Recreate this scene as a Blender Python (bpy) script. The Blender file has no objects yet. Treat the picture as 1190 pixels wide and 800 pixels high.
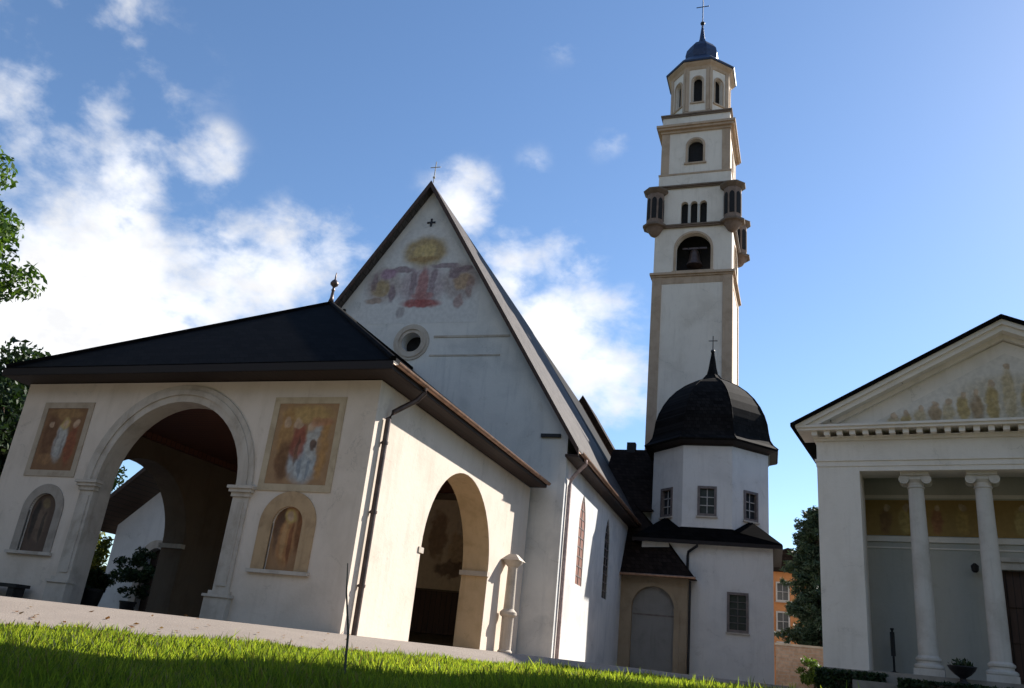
import bpy, bmesh, math, random
import numpy as np
from mathutils import Vector, Matrix
from mathutils.geometry import tessellate_polygon

random.seed(7)
PI = math.pi
R = math.radians
SC = bpy.context.scene
COL = SC.collection

# ------------------------------------------------------------------ camera
cam_d = bpy.data.cameras.new('camera')
cam = bpy.data.objects.new('camera', cam_d)
COL.objects.link(cam)
cam_d.sensor_width = 36.0
cam_d.lens = 36.0 * 955.0 / 1190.0
cam_d.clip_start = 0.05
cam_d.clip_end = 6000
PIT, ROL, YAW = R(20.9), R(6.19), R(-20.8)
F = Vector((math.sin(YAW) * math.cos(PIT), math.cos(YAW) * math.cos(PIT), math.sin(PIT)))
RT = Vector((math.cos(YAW), -math.sin(YAW), 0))
UP = RT.cross(F)
RR = RT * math.cos(ROL) + UP * math.sin(ROL)
UR = -RT * math.sin(ROL) + UP * math.cos(ROL)
cam.matrix_world = Matrix(((RR.x, UR.x, -F.x, 0), (RR.y, UR.y, -F.y, 0), (RR.z, UR.z, -F.z, 0), (0, 0, 0, 1)))
SC.camera = cam

# ------------------------------------------------------------------ sun and sky
SUN_AZ = R(32.6)        # from +Y towards +X
SUN_EL = R(34.5)
sun_d = bpy.data.lights.new('sun', 'SUN')
sun_d.energy = 5.0
sun_d.angle = R(0.53)
sun_d.color = (1.0, 0.94, 0.86)
sun = bpy.data.objects.new('sun', sun_d)
COL.objects.link(sun)
SDIR = Vector((math.sin(SUN_AZ) * math.cos(SUN_EL), math.cos(SUN_AZ) * math.cos(SUN_EL), math.sin(SUN_EL)))
sun.rotation_euler = SDIR.to_track_quat('Z', 'Y').to_euler()

SC.view_settings.view_transform = 'Standard'
SC.view_settings.look = 'None'
SC.view_settings.gamma = 1.0
SC.view_settings.exposure = 1.0

world = bpy.data.worlds.new('World')
SC.world = world
world.use_nodes = True


class NT:
    """small helper to write node trees"""
    def __init__(s, tree):
        s.t = tree
        tree.nodes.clear()

    def n(s, typ, **kw):
        nd = s.t.nodes.new(typ)
        for k, v in kw.items():
            if k.startswith('i_'):
                key = k[2:]
                nd.inputs[int(key) if key.isdigit() else key.replace('_', ' ')].default_value = v
            else:
                setattr(nd, k, v)
        return nd

    def l(s, a, b):
        s.t.links.new(a, b)

    def math(s, op, a, b=None, c=None, clamp=False):
        nd = s.t.nodes.new('ShaderNodeMath')
        nd.operation = op
        nd.use_clamp = clamp
        for i, v in enumerate((a, b, c)):
            if v is None:
                continue
            if isinstance(v, (int, float)):
                nd.inputs[i].default_value = v
            else:
                s.l(v, nd.inputs[i])
        return nd.outputs[0]

    def vmath(s, op, a, b=None):
        nd = s.t.nodes.new('ShaderNodeVectorMath')
        nd.operation = op
        for i, v in enumerate((a, b)):
            if v is None:
                continue
            if isinstance(v, (tuple, list)):
                nd.inputs[i].default_value = v
            else:
                s.l(v, nd.inputs[i])
        return nd

    def mix(s, fac, a, b, mode='MIX'):
        nd = s.t.nodes.new('ShaderNodeMix')
        nd.data_type = 'RGBA'
        nd.blend_type = mode
        for idx, v in ((0, fac), (6, a), (7, b)):
            if isinstance(v, (int, float)):
                nd.inputs[idx].default_value = v
            elif isinstance(v, (tuple, list)):
                nd.inputs[idx].default_value = (*v[:3], 1)
            else:
                s.l(v, nd.inputs[idx])
        return nd.outputs[2]

    def ramp(s, fac, p0, p1, v0=0.0, v1=1.0, smooth=True):
        nd = s.t.nodes.new('ShaderNodeMapRange')
        nd.interpolation_type = 'SMOOTHSTEP' if smooth else 'LINEAR'
        s.l(fac, nd.inputs[0])
        nd.inputs[1].default_value = p0
        nd.inputs[2].default_value = p1
        nd.inputs[3].default_value = v0
        nd.inputs[4].default_value = v1
        return nd.outputs[0]

    def noise(s, vec, scale, detail=4.0, rough=0.5, dist=0.0):
        nd = s.t.nodes.new('ShaderNodeTexNoise')
        nd.inputs['Scale'].default_value = scale
        nd.inputs['Detail'].default_value = detail
        nd.inputs['Roughness'].default_value = rough
        nd.inputs['Distortion'].default_value = dist
        if vec is not None:
            s.l(vec, nd.inputs['Vector'])
        return nd


def build_world():
    g = NT(world.node_tree)
    out = g.n('ShaderNodeOutputWorld')
    bg = g.n('ShaderNodeBackground')
    bg.inputs['Strength'].default_value = 0.095
    sky = g.n('ShaderNodeTexSky')
    sky.sky_type = 'NISHITA'
    sky.sun_disc = False
    sky.sun_elevation = SUN_EL
    sky.sun_rotation = SUN_AZ
    sky.altitude = 1000
    sky.air_density = 1.0
    sky.dust_density = 0.3
    sky.ozone_density = 2.0
    hs = g.n('ShaderNodeHueSaturation')
    hs.inputs['Saturation'].default_value = 1.08
    hs.inputs['Value'].default_value = 1.0
    g.l(sky.outputs[0], hs.inputs['Color'])
    tc = g.n('ShaderNodeTexCoord')
    d = tc.outputs['Generated']
    lump = g.vmath('MULTIPLY', d, (1.0, 1.0, 1.45)).outputs[0]
    n1 = g.noise(lump, 5.6, 8.0, 0.55, 0.12)
    n2 = g.noise(lump, 17.0, 8.0, 0.6, 0.2)
    # where the clouds stand in the sky (directions)
    blobs = [((-0.764, 0.576, 0.26), .16, .95), ((-0.725, 0.604, 0.305), .12, .85), ((-0.66, 0.66, 0.28), .12, .75),
             ((-0.613, 0.689, 0.36), .09, .72), ((-0.55, 0.726, 0.385), .085, .78), ((-0.507, 0.741, 0.415), .06, .72),
             ((-0.735, 0.47, 0.51), .15, .50), ((-0.693, 0.521, 0.50), .10, .48), ((-0.668, 0.583, 0.462), .06, .6),
             ((-0.628, 0.614, 0.478), .05, .55), ((-0.323, 0.836, 0.443), .06, .85), ((-0.273, 0.847, 0.457), .05, .75),
             ((-0.287, 0.883, 0.371), .075, 1.0), ((-0.228, 0.917, 0.327), .06, .9), ((-0.376, 0.781, 0.499), .05, .75),
             ((-0.234, 0.695, 0.68), .045, .5), ((-0.204, 0.791, 0.576), .025, .26), ((-0.294, 0.781, 0.55), .022, .26),
             ((-0.84, 0.45, 0.28), .2, .9), ((-0.195, 0.893, 0.405), .04, .35),
             ((0.3, -0.85, 0.45), .35, .8), ((-0.6, -0.6, 0.5), .3, .7), ((0.9, -0.2, 0.4), .25, .6)]  # unseen clouds, added to brighten the shaded walls
    acc = None
    for c, r, w in blobs:
        dist = g.vmath('DISTANCE', d, c).outputs['Value']
        m = g.ramp(dist, r * 1.7, 0.0, 0.0, w)
        acc = m if acc is None else g.math('MAXIMUM', acc, m)
    a = g.math('MULTIPLY_ADD', n1.outputs[0], 3.2, g.math('MULTIPLY', n2.outputs[0], 1.3))
    a = g.math('ADD', g.math('SUBTRACT', a, 2.42), g.math('MULTIPLY', acc, 1.15))
    cov = g.ramp(a, 0.05, 1.0)
    cov = g.math('MULTIPLY', cov, g.ramp(acc, 0.0, 0.35))
    shade = g.ramp(n2.outputs[0], 0.66, 0.40, 0.80, 1.0)
    cl = g.vmath('SCALE', (9.6, 9.6, 9.8))
    cl.inputs[0].default_value = (6.3, 6.35, 6.5)
    g.l(shade, cl.inputs['Scale'])
    col = g.mix(cov, hs.outputs[0], cl.outputs[0])
    g.l(col, bg.inputs[0])
    g.l(bg.outputs[0], out.inputs[0])


build_world()

# ------------------------------------------------------------------ materials
MATS = {}


def new_mat(name):
    m = bpy.data.materials.new(name)
    m.use_nodes = True
    g = NT(m.node_tree)
    out = g.n('ShaderNodeOutputMaterial')
    b = g.n('ShaderNodeBsdfPrincipled')
    g.l(b.outputs[0], out.inputs[0])
    g.b = b
    g.out = out
    g.tc = g.n('ShaderNodeTexCoord')
    g.obj = g.tc.outputs['Object']
    MATS[name] = m
    return m, g


def c3(c):
    return (c[0], c[1], c[2], 1)


def bump(g, h, strength=0.3, dist=0.02):
    nd = g.n('ShaderNodeBump')
    nd.inputs['Strength'].default_value = strength
    nd.inputs['Distance'].default_value = dist
    g.l(h, nd.inputs['Height'])
    g.l(nd.outputs[0], g.b.inputs['Normal'])


def plaster(name, col, stain=(0.6, 0.6, 0.58), amount=0.35, rough=0.9, scale=0.7):
    m, g = new_mat(name)
    n = g.noise(g.obj, scale, 6, 0.6, 0.3)
    mp = g.n('ShaderNodeMapping')
    g.l(g.obj, mp.inputs[0])
    mp.inputs['Scale'].default_value = (2.2, 2.2, 0.22)
    st = g.noise(mp.outputs[0], 1.6, 5, 0.65)
    f = g.math('MULTIPLY', g.ramp(n.outputs[0], 0.42, 0.72), amount)
    f2 = g.math('MULTIPLY', g.ramp(st.outputs[0], 0.5, 0.75), amount * 0.8)
    dark = tuple(col[i] * stain[i] for i in range(3))
    c = g.mix(f, col, dark)
    c = g.mix(f2, c, dark)
    pat = g.noise(g.obj, scale * 2.6, 8, 0.7, 0.6)
    c = g.mix(g.ramp(pat.outputs[0], 0.57, 0.66, 0.0, amount * 0.45), c, tuple(min(1, x * 1.12) for x in col))
    c = g.mix(g.ramp(pat.outputs[0], 0.40, 0.33, 0.0, amount * 0.55), c, tuple(x * y for x, y in zip(col, (0.62, 0.58, 0.52))))
    st2 = g.noise(mp.outputs[0], 4.5, 6, 0.7)
    c = g.mix(g.ramp(st2.outputs[0], 0.58, 0.74, 0.0, amount * 0.7), c, tuple(x * 0.66 for x in col))
    vo = g.n('ShaderNodeTexVoronoi')
    vo.feature = 'DISTANCE_TO_EDGE'
    vo.inputs['Scale'].default_value = 0.42
    wob = g.vmath('SCALE', pat.outputs['Color'])
    wob.inputs['Scale'].default_value = 0.9
    g.l(g.vmath('ADD', g.obj, wob.outputs[0]).outputs[0], vo.inputs['Vector'])
    crack = g.math('MULTIPLY', g.ramp(vo.outputs['Distance'], 0.006, 0.001), g.ramp(n.outputs[0], 0.5, 0.6, 0.0, 0.5))
    c = g.mix(crack, c, tuple(x * 0.45 for x in col))
    fine = g.noise(g.obj, 25, 4, 0.6)
    c = g.mix(g.ramp(fine.outputs[0], 0.3, 0.7, 0.0, 0.12), c, tuple(x * 0.8 for x in col))
    g.l(c, g.b.inputs['Base Color'])
    g.b.inputs['Roughness'].default_value = rough
    bump(g, g.noise(g.obj, 9, 6, 0.65).outputs[0], 0.25, 0.03)
    return m


def simple(name, col, rough=0.6, metal=0.0, var=0.25, scale=6.0, bmp=0.15):
    m, g = new_mat(name)
    n = g.noise(g.obj, scale, 5, 0.6)
    c = g.mix(g.ramp(n.outputs[0], 0.3, 0.7), tuple(x * (1 - var) for x in col), tuple(min(1, x * (1 + var)) for x in col))
    g.l(c, g.b.inputs['Base Color'])
    g.b.inputs['Roughness'].default_value = rough
    g.b.inputs['Metallic'].default_value = metal
    if bmp:
        bump(g, g.noise(g.obj, scale * 4, 4, 0.6).outputs[0], bmp, 0.02)
    return m


def shingle(name, col, row=0.22, wid=0.28, var=0.45, rough=0.75, axis='z'):
    """slates in courses; the courses follow height"""
    m, g = new_mat(name)
    sep = g.n('ShaderNodeSeparateXYZ')
    g.l(g.obj, sep.inputs[0])
    comb = g.n('ShaderNodeCombineXYZ')
    g.l(g.math('ADD', sep.outputs[0], sep.outputs[1]), comb.inputs[0])
    g.l(sep.outputs[2], comb.inputs[1])
    br = g.n('ShaderNodeTexBrick')
    g.l(comb.outputs[0], br.inputs['Vector'])
    br.inputs['Scale'].default_value = 1.0
    br.inputs['Mortar Size'].default_value = 0.012
    br.inputs['Brick Width'].default_value = wid
    br.inputs['Row Height'].default_value = row
    br.inputs['Color1'].default_value = c3(tuple(x * (1 - var) for x in col))
    br.inputs['Color2'].default_value = c3(tuple(x * (1 + var) for x in col))
    br.inputs['Mortar'].default_value = c3(tuple(x * 0.35 for x in col))
    n = g.noise(g.obj, 1.2, 5, 0.6)
    c = g.mix(g.ramp(n.outputs[0], 0.35, 0.7, 0.0, 0.45), br.outputs[0], tuple(x * 1.3 for x in col))
    g.l(c, g.b.inputs['Base Color'])
    g.b.inputs['Roughness'].default_value = rough
    g.b.inputs['Specular IOR Level'].default_value = 0.03
    bump(g, g.math('ADD', br.outputs['Fac'], g.math('MULTIPLY', g.noise(g.obj, 12, 3).outputs[0], 0.6)), -0.5, 0.02)
    return m


def wood(name, col, board=0.16, along='y', rough=0.7):
    m, g = new_mat(name)
    mp = g.n('ShaderNodeMapping')
    g.l(g.obj, mp.inputs[0])
    mp.inputs['Scale'].default_value = {'x': (0.5, 6, 6), 'y': (6, 0.5, 6), 'z': (6, 6, 0.5)}[along]
    n = g.noise(mp.outputs[0], 2.5, 6, 0.65, 1.0)
    w = g.n('ShaderNodeTexWave')
    w.wave_type = 'BANDS'
    w.bands_direction = {'x': 'Y', 'y': 'X', 'z': 'X'}[along]
    g.l(g.obj, w.inputs[0])
    w.inputs['Scale'].default_value = 0.314 / board
    gap = g.ramp(w.outputs['Fac'], 0.0, 0.06)
    c = g.mix(n.outputs[0], tuple(x * 0.5 for x in col), tuple(x * 1.4 for x in col))
    c = g.mix(gap, tuple(x * 0.25 for x in col), c)
    g.l(c, g.b.inputs['Base Color'])
    g.b.inputs['Roughness'].default_value = rough
    bump(g, gap, 0.4, 0.01)
    return m


def fresco(name, base, blobs, noise=0.25, wear=0.35, wearcol=None, nscale=3.2):
    """painted plaster: soft patches (u, z, ru, rz, colour, strength) in object x,z metres"""
    m, g = new_mat(name)
    n = g.noise(g.obj, nscale, 2.5, 0.5)
    sub = g.vmath('SUBTRACT', n.outputs['Color'], (0.5, 0.5, 0.5))
    sc = g.vmath('SCALE', sub.outputs[0])
    sc.inputs['Scale'].default_value = noise * 4
    v = g.vmath('ADD', g.obj, sc.outputs[0])
    n2 = g.noise(g.obj, 6, 4, 0.55)
    col = g.mix(g.ramp(n2.outputs[0], 0.35, 0.65), tuple(x * 0.93 for x in base), tuple(min(1, x * 1.05) for x in base))
    for (u, z, ru, rz, c, s) in blobs:
        a = g.vmath('SUBTRACT', v.outputs[0], (u, 0, z))
        b = g.vmath('MULTIPLY', a.outputs[0], (1 / ru, 0, 1 / rz))
        ln = g.vmath('LENGTH', b.outputs[0]).outputs['Value']
        f = g.ramp(ln, 1.25, 0.7, 0.0, s)
        cc = g.mix(g.ramp(n2.outputs[0], 0.35, 0.68), tuple(x * 0.78 for x in c), tuple(min(1, x * 1.15) for x in c))
        col = g.mix(f, col, cc)
    w = g.noise(g.obj, 2.4, 5, 0.6)
    col = g.mix(g.ramp(w.outputs[0], 0.5, 0.75, 0.0, wear), col, wearcol or base)
    g.l(col, g.b.inputs['Base Color'])
    g.b.inputs['Roughness'].default_value = 0.9
    bump(g, n2.outputs[0], 0.15, 0.02)
    return m


def masonry(name, c1, c2, mortar, bw=0.45, rh=0.2, msz=0.02):
    m, g = new_mat(name)
    sep = g.n('ShaderNodeSeparateXYZ')
    g.l(g.obj, sep.inputs[0])
    comb = g.n('ShaderNodeCombineXYZ')
    g.l(g.math('ADD', sep.outputs[0], sep.outputs[1]), comb.inputs[0])
    g.l(sep.outputs[2], comb.inputs[1])
    nz = g.noise(comb.outputs[0], 2.5, 3)
    wv = g.vmath('SCALE', nz.outputs['Color'])
    wv.inputs['Scale'].default_value = 0.12
    vv = g.vmath('ADD', comb.outputs[0], wv.outputs[0])
    br = g.n('ShaderNodeTexBrick')
    g.l(vv.outputs[0], br.inputs['Vector'])
    br.inputs['Scale'].default_value = 1.0
    br.inputs['Brick Width'].default_value = bw
    br.inputs['Row Height'].default_value = rh
    br.inputs['Mortar Size'].default_value = msz
    br.inputs['Color1'].default_value = c3(c1)
    br.inputs['Color2'].default_value = c3(c2)
    br.inputs['Mortar'].default_value = c3(mortar)
    n = g.noise(g.obj, 5, 5, 0.6)
    c = g.mix(g.ramp(n.outputs[0], 0.4, 0.7, 0, 0.5), br.outputs[0], tuple(x * 0.6 for x in c1))
    g.l(c, g.b.inputs['Base Color'])
    g.b.inputs['Roughness'].default_value = 0.9
    bump(g, br.outputs['Fac'], -0.6, 0.02)
    return m


def leafmat(name, c1, c2, c3_, transl=0.35, boost=1.0):
    m, g = new_mat(name)
    geo = g.n('ShaderNodeNewGeometry')
    n = g.noise(g.obj, 0.9, 3, 0.5)
    c = g.mix(geo.outputs['Random Per Island'], c1, c2)
    c = g.mix(g.ramp(n.outputs[0], 0.45, 0.7), c, c3_)
    g.l(c, g.b.inputs['Base Color'])
    g.b.inputs['Roughness'].default_value = 0.5
    g.b.inputs['Specular IOR Level'].default_value = 0.3
    tr = g.n('ShaderNodeBsdfTranslucent')
    sat = g.mix(1.0, c, (1.25 * boost, 1.3 * boost, 0.55 * boost), 'MULTIPLY')
    g.l(sat, tr.inputs['Color'])
    mx = g.n('ShaderNodeMixShader')
    mx.inputs[0].default_value = transl
    g.l(g.b.outputs[0], mx.inputs[1])
    g.l(tr.outputs[0], mx.inputs[2])
    g.l(mx.outputs[0], g.out.inputs[0])
    return m


def glassmat(name, col=(0.03, 0.035, 0.04), rough=0.15):
    m, g = new_mat(name)
    n = g.noise(g.obj, 4, 3)
    c = g.mix(n.outputs[0], tuple(x * 0.6 for x in col), tuple(x * 1.4 for x in col))
    g.l(c, g.b.inputs['Base Color'])
    g.b.inputs['Roughness'].default_value = rough
    g.b.inputs['Specular IOR Level'].default_value = 0.5
    bump(g, g.noise(g.obj, 5, 2).outputs[0], 0.08, 0.02)
    return m


M_WHITE = plaster('porch_plaster', (0.68, 0.585, 0.49), (0.72, 0.70, 0.66), 0.5)
M_NAVE = plaster('nave_plaster', (0.70, 0.69, 0.66), (0.55, 0.58, 0.62), 0.55, scale=0.5)
M_CHAP = plaster('chapel_plaster', (0.72, 0.70, 0.67), (0.72, 0.72, 0.72), 0.5)
M_TOWER = plaster('tower_plaster', (0.80, 0.715, 0.61), (0.65, 0.62, 0.58), 0.5, scale=0.4)
M_TRIM = plaster('tower_trim', (0.50, 0.37, 0.26), (0.6, 0.55, 0.5), 0.5, scale=1.2)
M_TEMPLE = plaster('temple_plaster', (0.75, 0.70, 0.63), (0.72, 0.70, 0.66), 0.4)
M_STONE = plaster('arch_stone', (0.52, 0.46, 0.39), (0.55, 0.5, 0.45), 0.6, scale=1.6)
M_ARCHBROWN = plaster('reveal_stone', (0.62, 0.46, 0.28), (0.6, 0.55, 0.48), 0.5, scale=1.1)
M_COLUMN = plaster('column_stone', (0.56, 0.53, 0.48), (0.6, 0.57, 0.52), 0.5, scale=1.3)
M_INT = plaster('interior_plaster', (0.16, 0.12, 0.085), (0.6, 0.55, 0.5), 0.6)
M_SLATE = shingle('dark_slate', (0.005, 0.0045, 0.0045))
M_NROOF = shingle('nave_shingle', (0.085, 0.074, 0.068), 0.25, 0.2, 0.3, 0.6)
M_DOME = shingle('dome_shingle', (0.014, 0.0125, 0.012), 0.2, 0.22)
M_SACR = shingle('brown_shingle', (0.022, 0.015, 0.012), 0.2, 0.22)
M_COPPER = simple('lead_blue', (0.025, 0.036, 0.075), 0.45, 0.3)
M_WOOD = wood('soffit_wood', (0.024, 0.010, 0.006), 0.18, 'y')
M_WOODX = wood('soffit_wood_across', (0.008, 0.003, 0.002), 0.18, 'x')
M_CEIL = wood('ceiling_wood', (0.15, 0.055, 0.030), 0.22, 'x')
M_TURRET = plaster('turret_stone', (0.24, 0.17, 0.13), (0.5, 0.45, 0.42), 0.6, scale=2)
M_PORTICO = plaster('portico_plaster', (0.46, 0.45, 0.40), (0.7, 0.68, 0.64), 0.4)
M_LEDGE = plaster('tower_ledge', (0.19, 0.14, 0.105), (0.5, 0.5, 0.5), 0.5, scale=2)
M_ANNEX = plaster('annex_plaster', (0.36, 0.28, 0.19), (0.6, 0.55, 0.48), 0.5, scale=1.1)
M_STEP = plaster('step_stone', (0.26, 0.24, 0.21), (0.55, 0.52, 0.48), 0.6, scale=1.5)
M_DARKWOOD = wood('dark_wood', (0.06, 0.03, 0.018), 0.2, 'z')
M_REDWOOD = wood('red_wood', (0.20, 0.065, 0.035), 0.22, 'z')
M_GUTTER = simple('copper_gutter', (0.34, 0.20, 0.13), 0.4, 0.6)
M_PIPE = simple('pipe_metal', (0.10, 0.07, 0.06), 0.4, 0.5)
M_PIPE2 = simple('pipe_painted', (0.45, 0.33, 0.30), 0.5, 0.2)
M_IRON = simple('dark_iron', (0.02, 0.02, 0.022), 0.5, 0.5)
M_GOLD = simple('gilt_metal', (0.6, 0.45, 0.2), 0.35, 0.9)
M_DARK = simple('dark_opening', (0.012, 0.011, 0.011), 0.9)
M_GLASS = glassmat('window_glass')
M_FRAME = simple('window_frame_grey', (0.16, 0.13, 0.12), 0.6)
M_GRID = simple('window_grid', (0.42, 0.40, 0.38), 0.6)
M_BARK = simple('bark', (0.10, 0.07, 0.05), 0.95, 0, 0.4, 5, 0.6)
M_PAVE = masonry('path_stone', (0.36, 0.31, 0.26), (0.44, 0.38, 0.33), (0.26, 0.23, 0.2), 0.5, 0.3)
M_ORANGE = plaster('orange_plaster', (0.62, 0.27, 0.10), (0.7, 0.65, 0.6), 0.5)
M_GWALL = masonry('garden_wall_stone', (0.42, 0.28, 0.20), (0.5, 0.36, 0.28), (0.4, 0.35, 0.3), 0.4, 0.18)
M_BOARD = plaster('arch_board', (0.27, 0.26, 0.245), (0.6, 0.6, 0.6), 0.6)
M_LEAF = leafmat('leaf_bright', (0.05, 0.10, 0.02), (0.10, 0.16, 0.03), (0.03, 0.07, 0.015), 0.45)
M_LEAFD = leafmat('leaf_dark', (0.015, 0.035, 0.012), (0.035, 0.06, 0.018), (0.01, 0.025, 0.01), 0.2)
M_LEAFY = leafmat('leaf_yellow', (0.14, 0.15, 0.03), (0.22, 0.20, 0.03), (0.06, 0.09, 0.02), 0.4)
M_CONIF = leafmat('conifer_needles', (0.02, 0.045, 0.03), (0.04, 0.07, 0.045), (0.03, 0.05, 0.02), 0.15)
M_GRASS = leafmat('grass_blades', (0.016, 0.028, 0.005), (0.060, 0.066, 0.010), (0.030, 0.040, 0.006), 0.78, 4.8)
M_DRY = leafmat('dry_blades', (0.20, 0.16, 0.06), (0.13, 0.12, 0.03), (0.16, 0.11, 0.05), 0.45, 1.2)
M_FALLEN = leafmat('fallen_leaf', (0.22, 0.08, 0.02), (0.26, 0.15, 0.03), (0.12, 0.05, 0.02), 0.2)
M_STRAW = simple('dry_stem', (0.05, 0.05, 0.03), 0.8)


def soil():
    m, g = new_mat('lawn_soil')
    n = g.noise(g.obj, 3, 6, 0.6)
    c = g.mix(n.outputs[0], (0.03, 0.045, 0.012), (0.07, 0.08, 0.03))
    g.l(c, g.b.inputs['Base Color'])
    g.b.inputs['Roughness'].default_value = 1
    return m


def gravel():
    m, g = new_mat('path_gravel')
    n = g.noise(g.obj, 1.1, 6, 0.6)
    n2 = g.noise(g.obj, 45, 3, 0.7)
    vo = g.n('ShaderNodeTexVoronoi')
    vo.inputs['Scale'].default_value = 3.0
    g.l(g.obj, vo.inputs['Vector'])
    c = g.mix(n.outputs[0], (0.19, 0.15, 0.12), (0.36, 0.30, 0.245))
    c = g.mix(g.ramp(n2.outputs[0], 0.35, 0.7), c, (0.22, 0.18, 0.15))
    c = g.mix(g.ramp(vo.outputs['Distance'], 0.06, 0.02), c, (0.25, 0.12, 0.05))
    g.l(c, g.b.inputs['Base Color'])
    g.b.inputs['Roughness'].default_value = 0.95
    bump(g, n2.outputs[0], 0.5, 0.02)
    return m


M_SOIL = soil()
M_GRAVEL = gravel()

# ------------------------------------------------------------------ mesh helpers


class B:
    def __init__(s):
        s.v = []
        s.f = []

    def add(s, vs, fs):
        o = len(s.v)
        s.v += [tuple(v) for v in vs]
        s.f += [tuple(i + o for i in f) for f in fs]
        return s

    def box(s, x0, x1, y0, y1, z0, z1):
        vs = [(x, y, z) for z in (z0, z1) for y in (y0, y1) for x in (x0, x1)]
        return s.add(vs, [(0, 2, 3, 1), (4, 5, 7, 6), (0, 1, 5, 4), (2, 6, 7, 3), (0, 4, 6, 2), (1, 3, 7, 5)])

    def hexa(s, bot, top):
        """bottom and top 4-point loops"""
        n = len(bot)
        fs = [tuple(range(n))[::-1], tuple(range(n, 2 * n))]
        for i in range(n):
            j = (i + 1) % n
            fs.append((i, j, n + j, n + i))
        return s.add(list(bot) + list(top), fs)

    def plate(s, outer, v0, v1, mp, holes=()):
        """2-D outline with holes in (u, z), thickness v0..v1; mp(u, v, z) -> xyz"""
        loops = [list(outer)] + [list(h) for h in holes]
        tri = tessellate_polygon([[Vector((a, b, 0)) for a, b in lp] for lp in loops])
        flat = [p for lp in loops for p in lp]
        n = len(flat)
        vs = [mp(a, v0, b) for a, b in flat] + [mp(a, v1, b) for a, b in flat]
        fs = [tuple(t) for t in tri] + [tuple(i + n for i in t[::-1]) for t in tri]
        o = 0
        for lp in loops:
            k = len(lp)
            for i in range(k):
                j = (i + 1) % k
                fs.append((o + i, o + j, n + o + j, n + o + i))
            o += k
        return s.add(vs, fs)

    def tube(s, pts, r, n=10, cap=True):
        pts = [Vector(p) for p in pts]
        rs = r if isinstance(r, (list, tuple)) else [r] * len(pts)
        vs = []
        ref = Vector((0.13, 0.31, 0.94))
        for i, p in enumerate(pts):
            t = (pts[min(i + 1, len(pts) - 1)] - pts[max(i - 1, 0)]).normalized()
            if abs(t.dot(ref)) > 0.98:
                ref = Vector((1, 0.1, 0))
            a = t.cross(ref).normalized()
            b = t.cross(a)
            for k in range(n):
                an = 2 * PI * k / n
                vs.append(p + (a * math.cos(an) + b * math.sin(an)) * rs[i])
        fs = []
        for i in range(len(pts) - 1):
            for k in range(n):
                j = (k + 1) % n
                fs.append((i * n + k, i * n + j, (i + 1) * n + j, (i + 1) * n + k))
        if cap:
            fs.append(tuple(range(n))[::-1])
            fs.append(tuple((len(pts) - 1) * n + k for k in range(n)))
        return s.add(vs, fs)

    def lathe(s, prof, cx, cy, n=24, rot=0.0, k=1.0, cap=True, a0=0, a1=2 * PI):
        """profile of (r, z); k scales radius (1/cos for polygons given by apothem)"""
        vs = []
        full = abs(a1 - a0 - 2 * PI) < 1e-6
        m = n if full else n + 1
        for r, z in prof:
            for i in range(m):
                an = a0 + rot + (a1 - a0) * i / n
                vs.append((cx + r * k * math.cos(an), cy + r * k * math.sin(an), z))
        fs = []
        for a in range(len(prof) - 1):
            for i in range(n):
                j = (i + 1) % m
                fs.append((a * m + i, a * m + j, (a + 1) * m + j, (a + 1) * m + i))
        if cap:
            fs.append(tuple(range(m))[::-1])
            fs.append(tuple((len(prof) - 1) * m + i for i in range(m)))
        return s.add(vs, fs)

    def sphere(s, c, r, n=12, sz=1.0):
        prof = [(max(1e-3, r * math.sin(PI * i / n)), c[2] - r * sz * math.cos(PI * i / n)) for i in range(n + 1)]
        return s.lathe(prof, c[0], c[1], n * 2)

    def obj(s, name, mat, parent=None, smooth=False, loc=None, auto=None):
        """links the shape; pieces that stand apart from each other become objects of their own"""
        v = np.array(s.v, float)
        root = list(range(len(v)))

        def find(i):
            while root[i] != i:
                root[i] = root[root[i]]
                i = root[i]
            return i
        for f in s.f:
            a = find(f[0])
            for i in f[1:]:
                root[find(i)] = a
        isl = np.array([find(i) for i in range(len(v))])
        ids = np.unique(isl)
        pieces = [list(range(len(ids)))]
        if 1 < len(ids) < 500:
            lo = np.array([v[isl == k].min(0) for k in ids])
            hi = np.array([v[isl == k].max(0) for k in ids])
            sz = (hi - lo).max(1)
            par = list(range(len(ids)))

            def fp(i):
                while par[i] != i:
                    i = par[i]
                return i
            for i in range(len(ids)):
                g = np.maximum(0, np.maximum(lo[i] - hi, lo - hi[i]))
                near = np.sqrt((g ** 2).sum(1)) <= np.maximum(.02, .5 * np.maximum(sz[i], sz)) - 1e-4
                for j in np.nonzero(near)[0]:
                    a, c = fp(i), fp(int(j))
                    if a != c:
                        par[max(a, c)] = min(a, c)
            gr = {}
            for i in range(len(ids)):
                gr.setdefault(fp(i), []).append(i)
            pieces = list(gr.values())
        if len(pieces) == 1:
            return s._obj(name, mat, parent, smooth, loc, auto)
        first = None
        where = {k: i for i, k in enumerate(ids)}
        pid = {}
        for n, p in enumerate(pieces):
            for i in p:
                pid[i] = n
        vp = np.array([pid[where[k]] for k in isl])
        for n in range(len(pieces)):
            sel = np.nonzero(vp == n)[0]
            new = {int(o): i for i, o in enumerate(sel)}
            t = B()
            t.v = [s.v[i] for i in sel]
            t.f = [tuple(new[i] for i in f) for f in s.f if vp[f[0]] == n]
            o = t._obj(name, mat, parent, smooth, loc, auto)
            first = first or o
        return first

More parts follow.
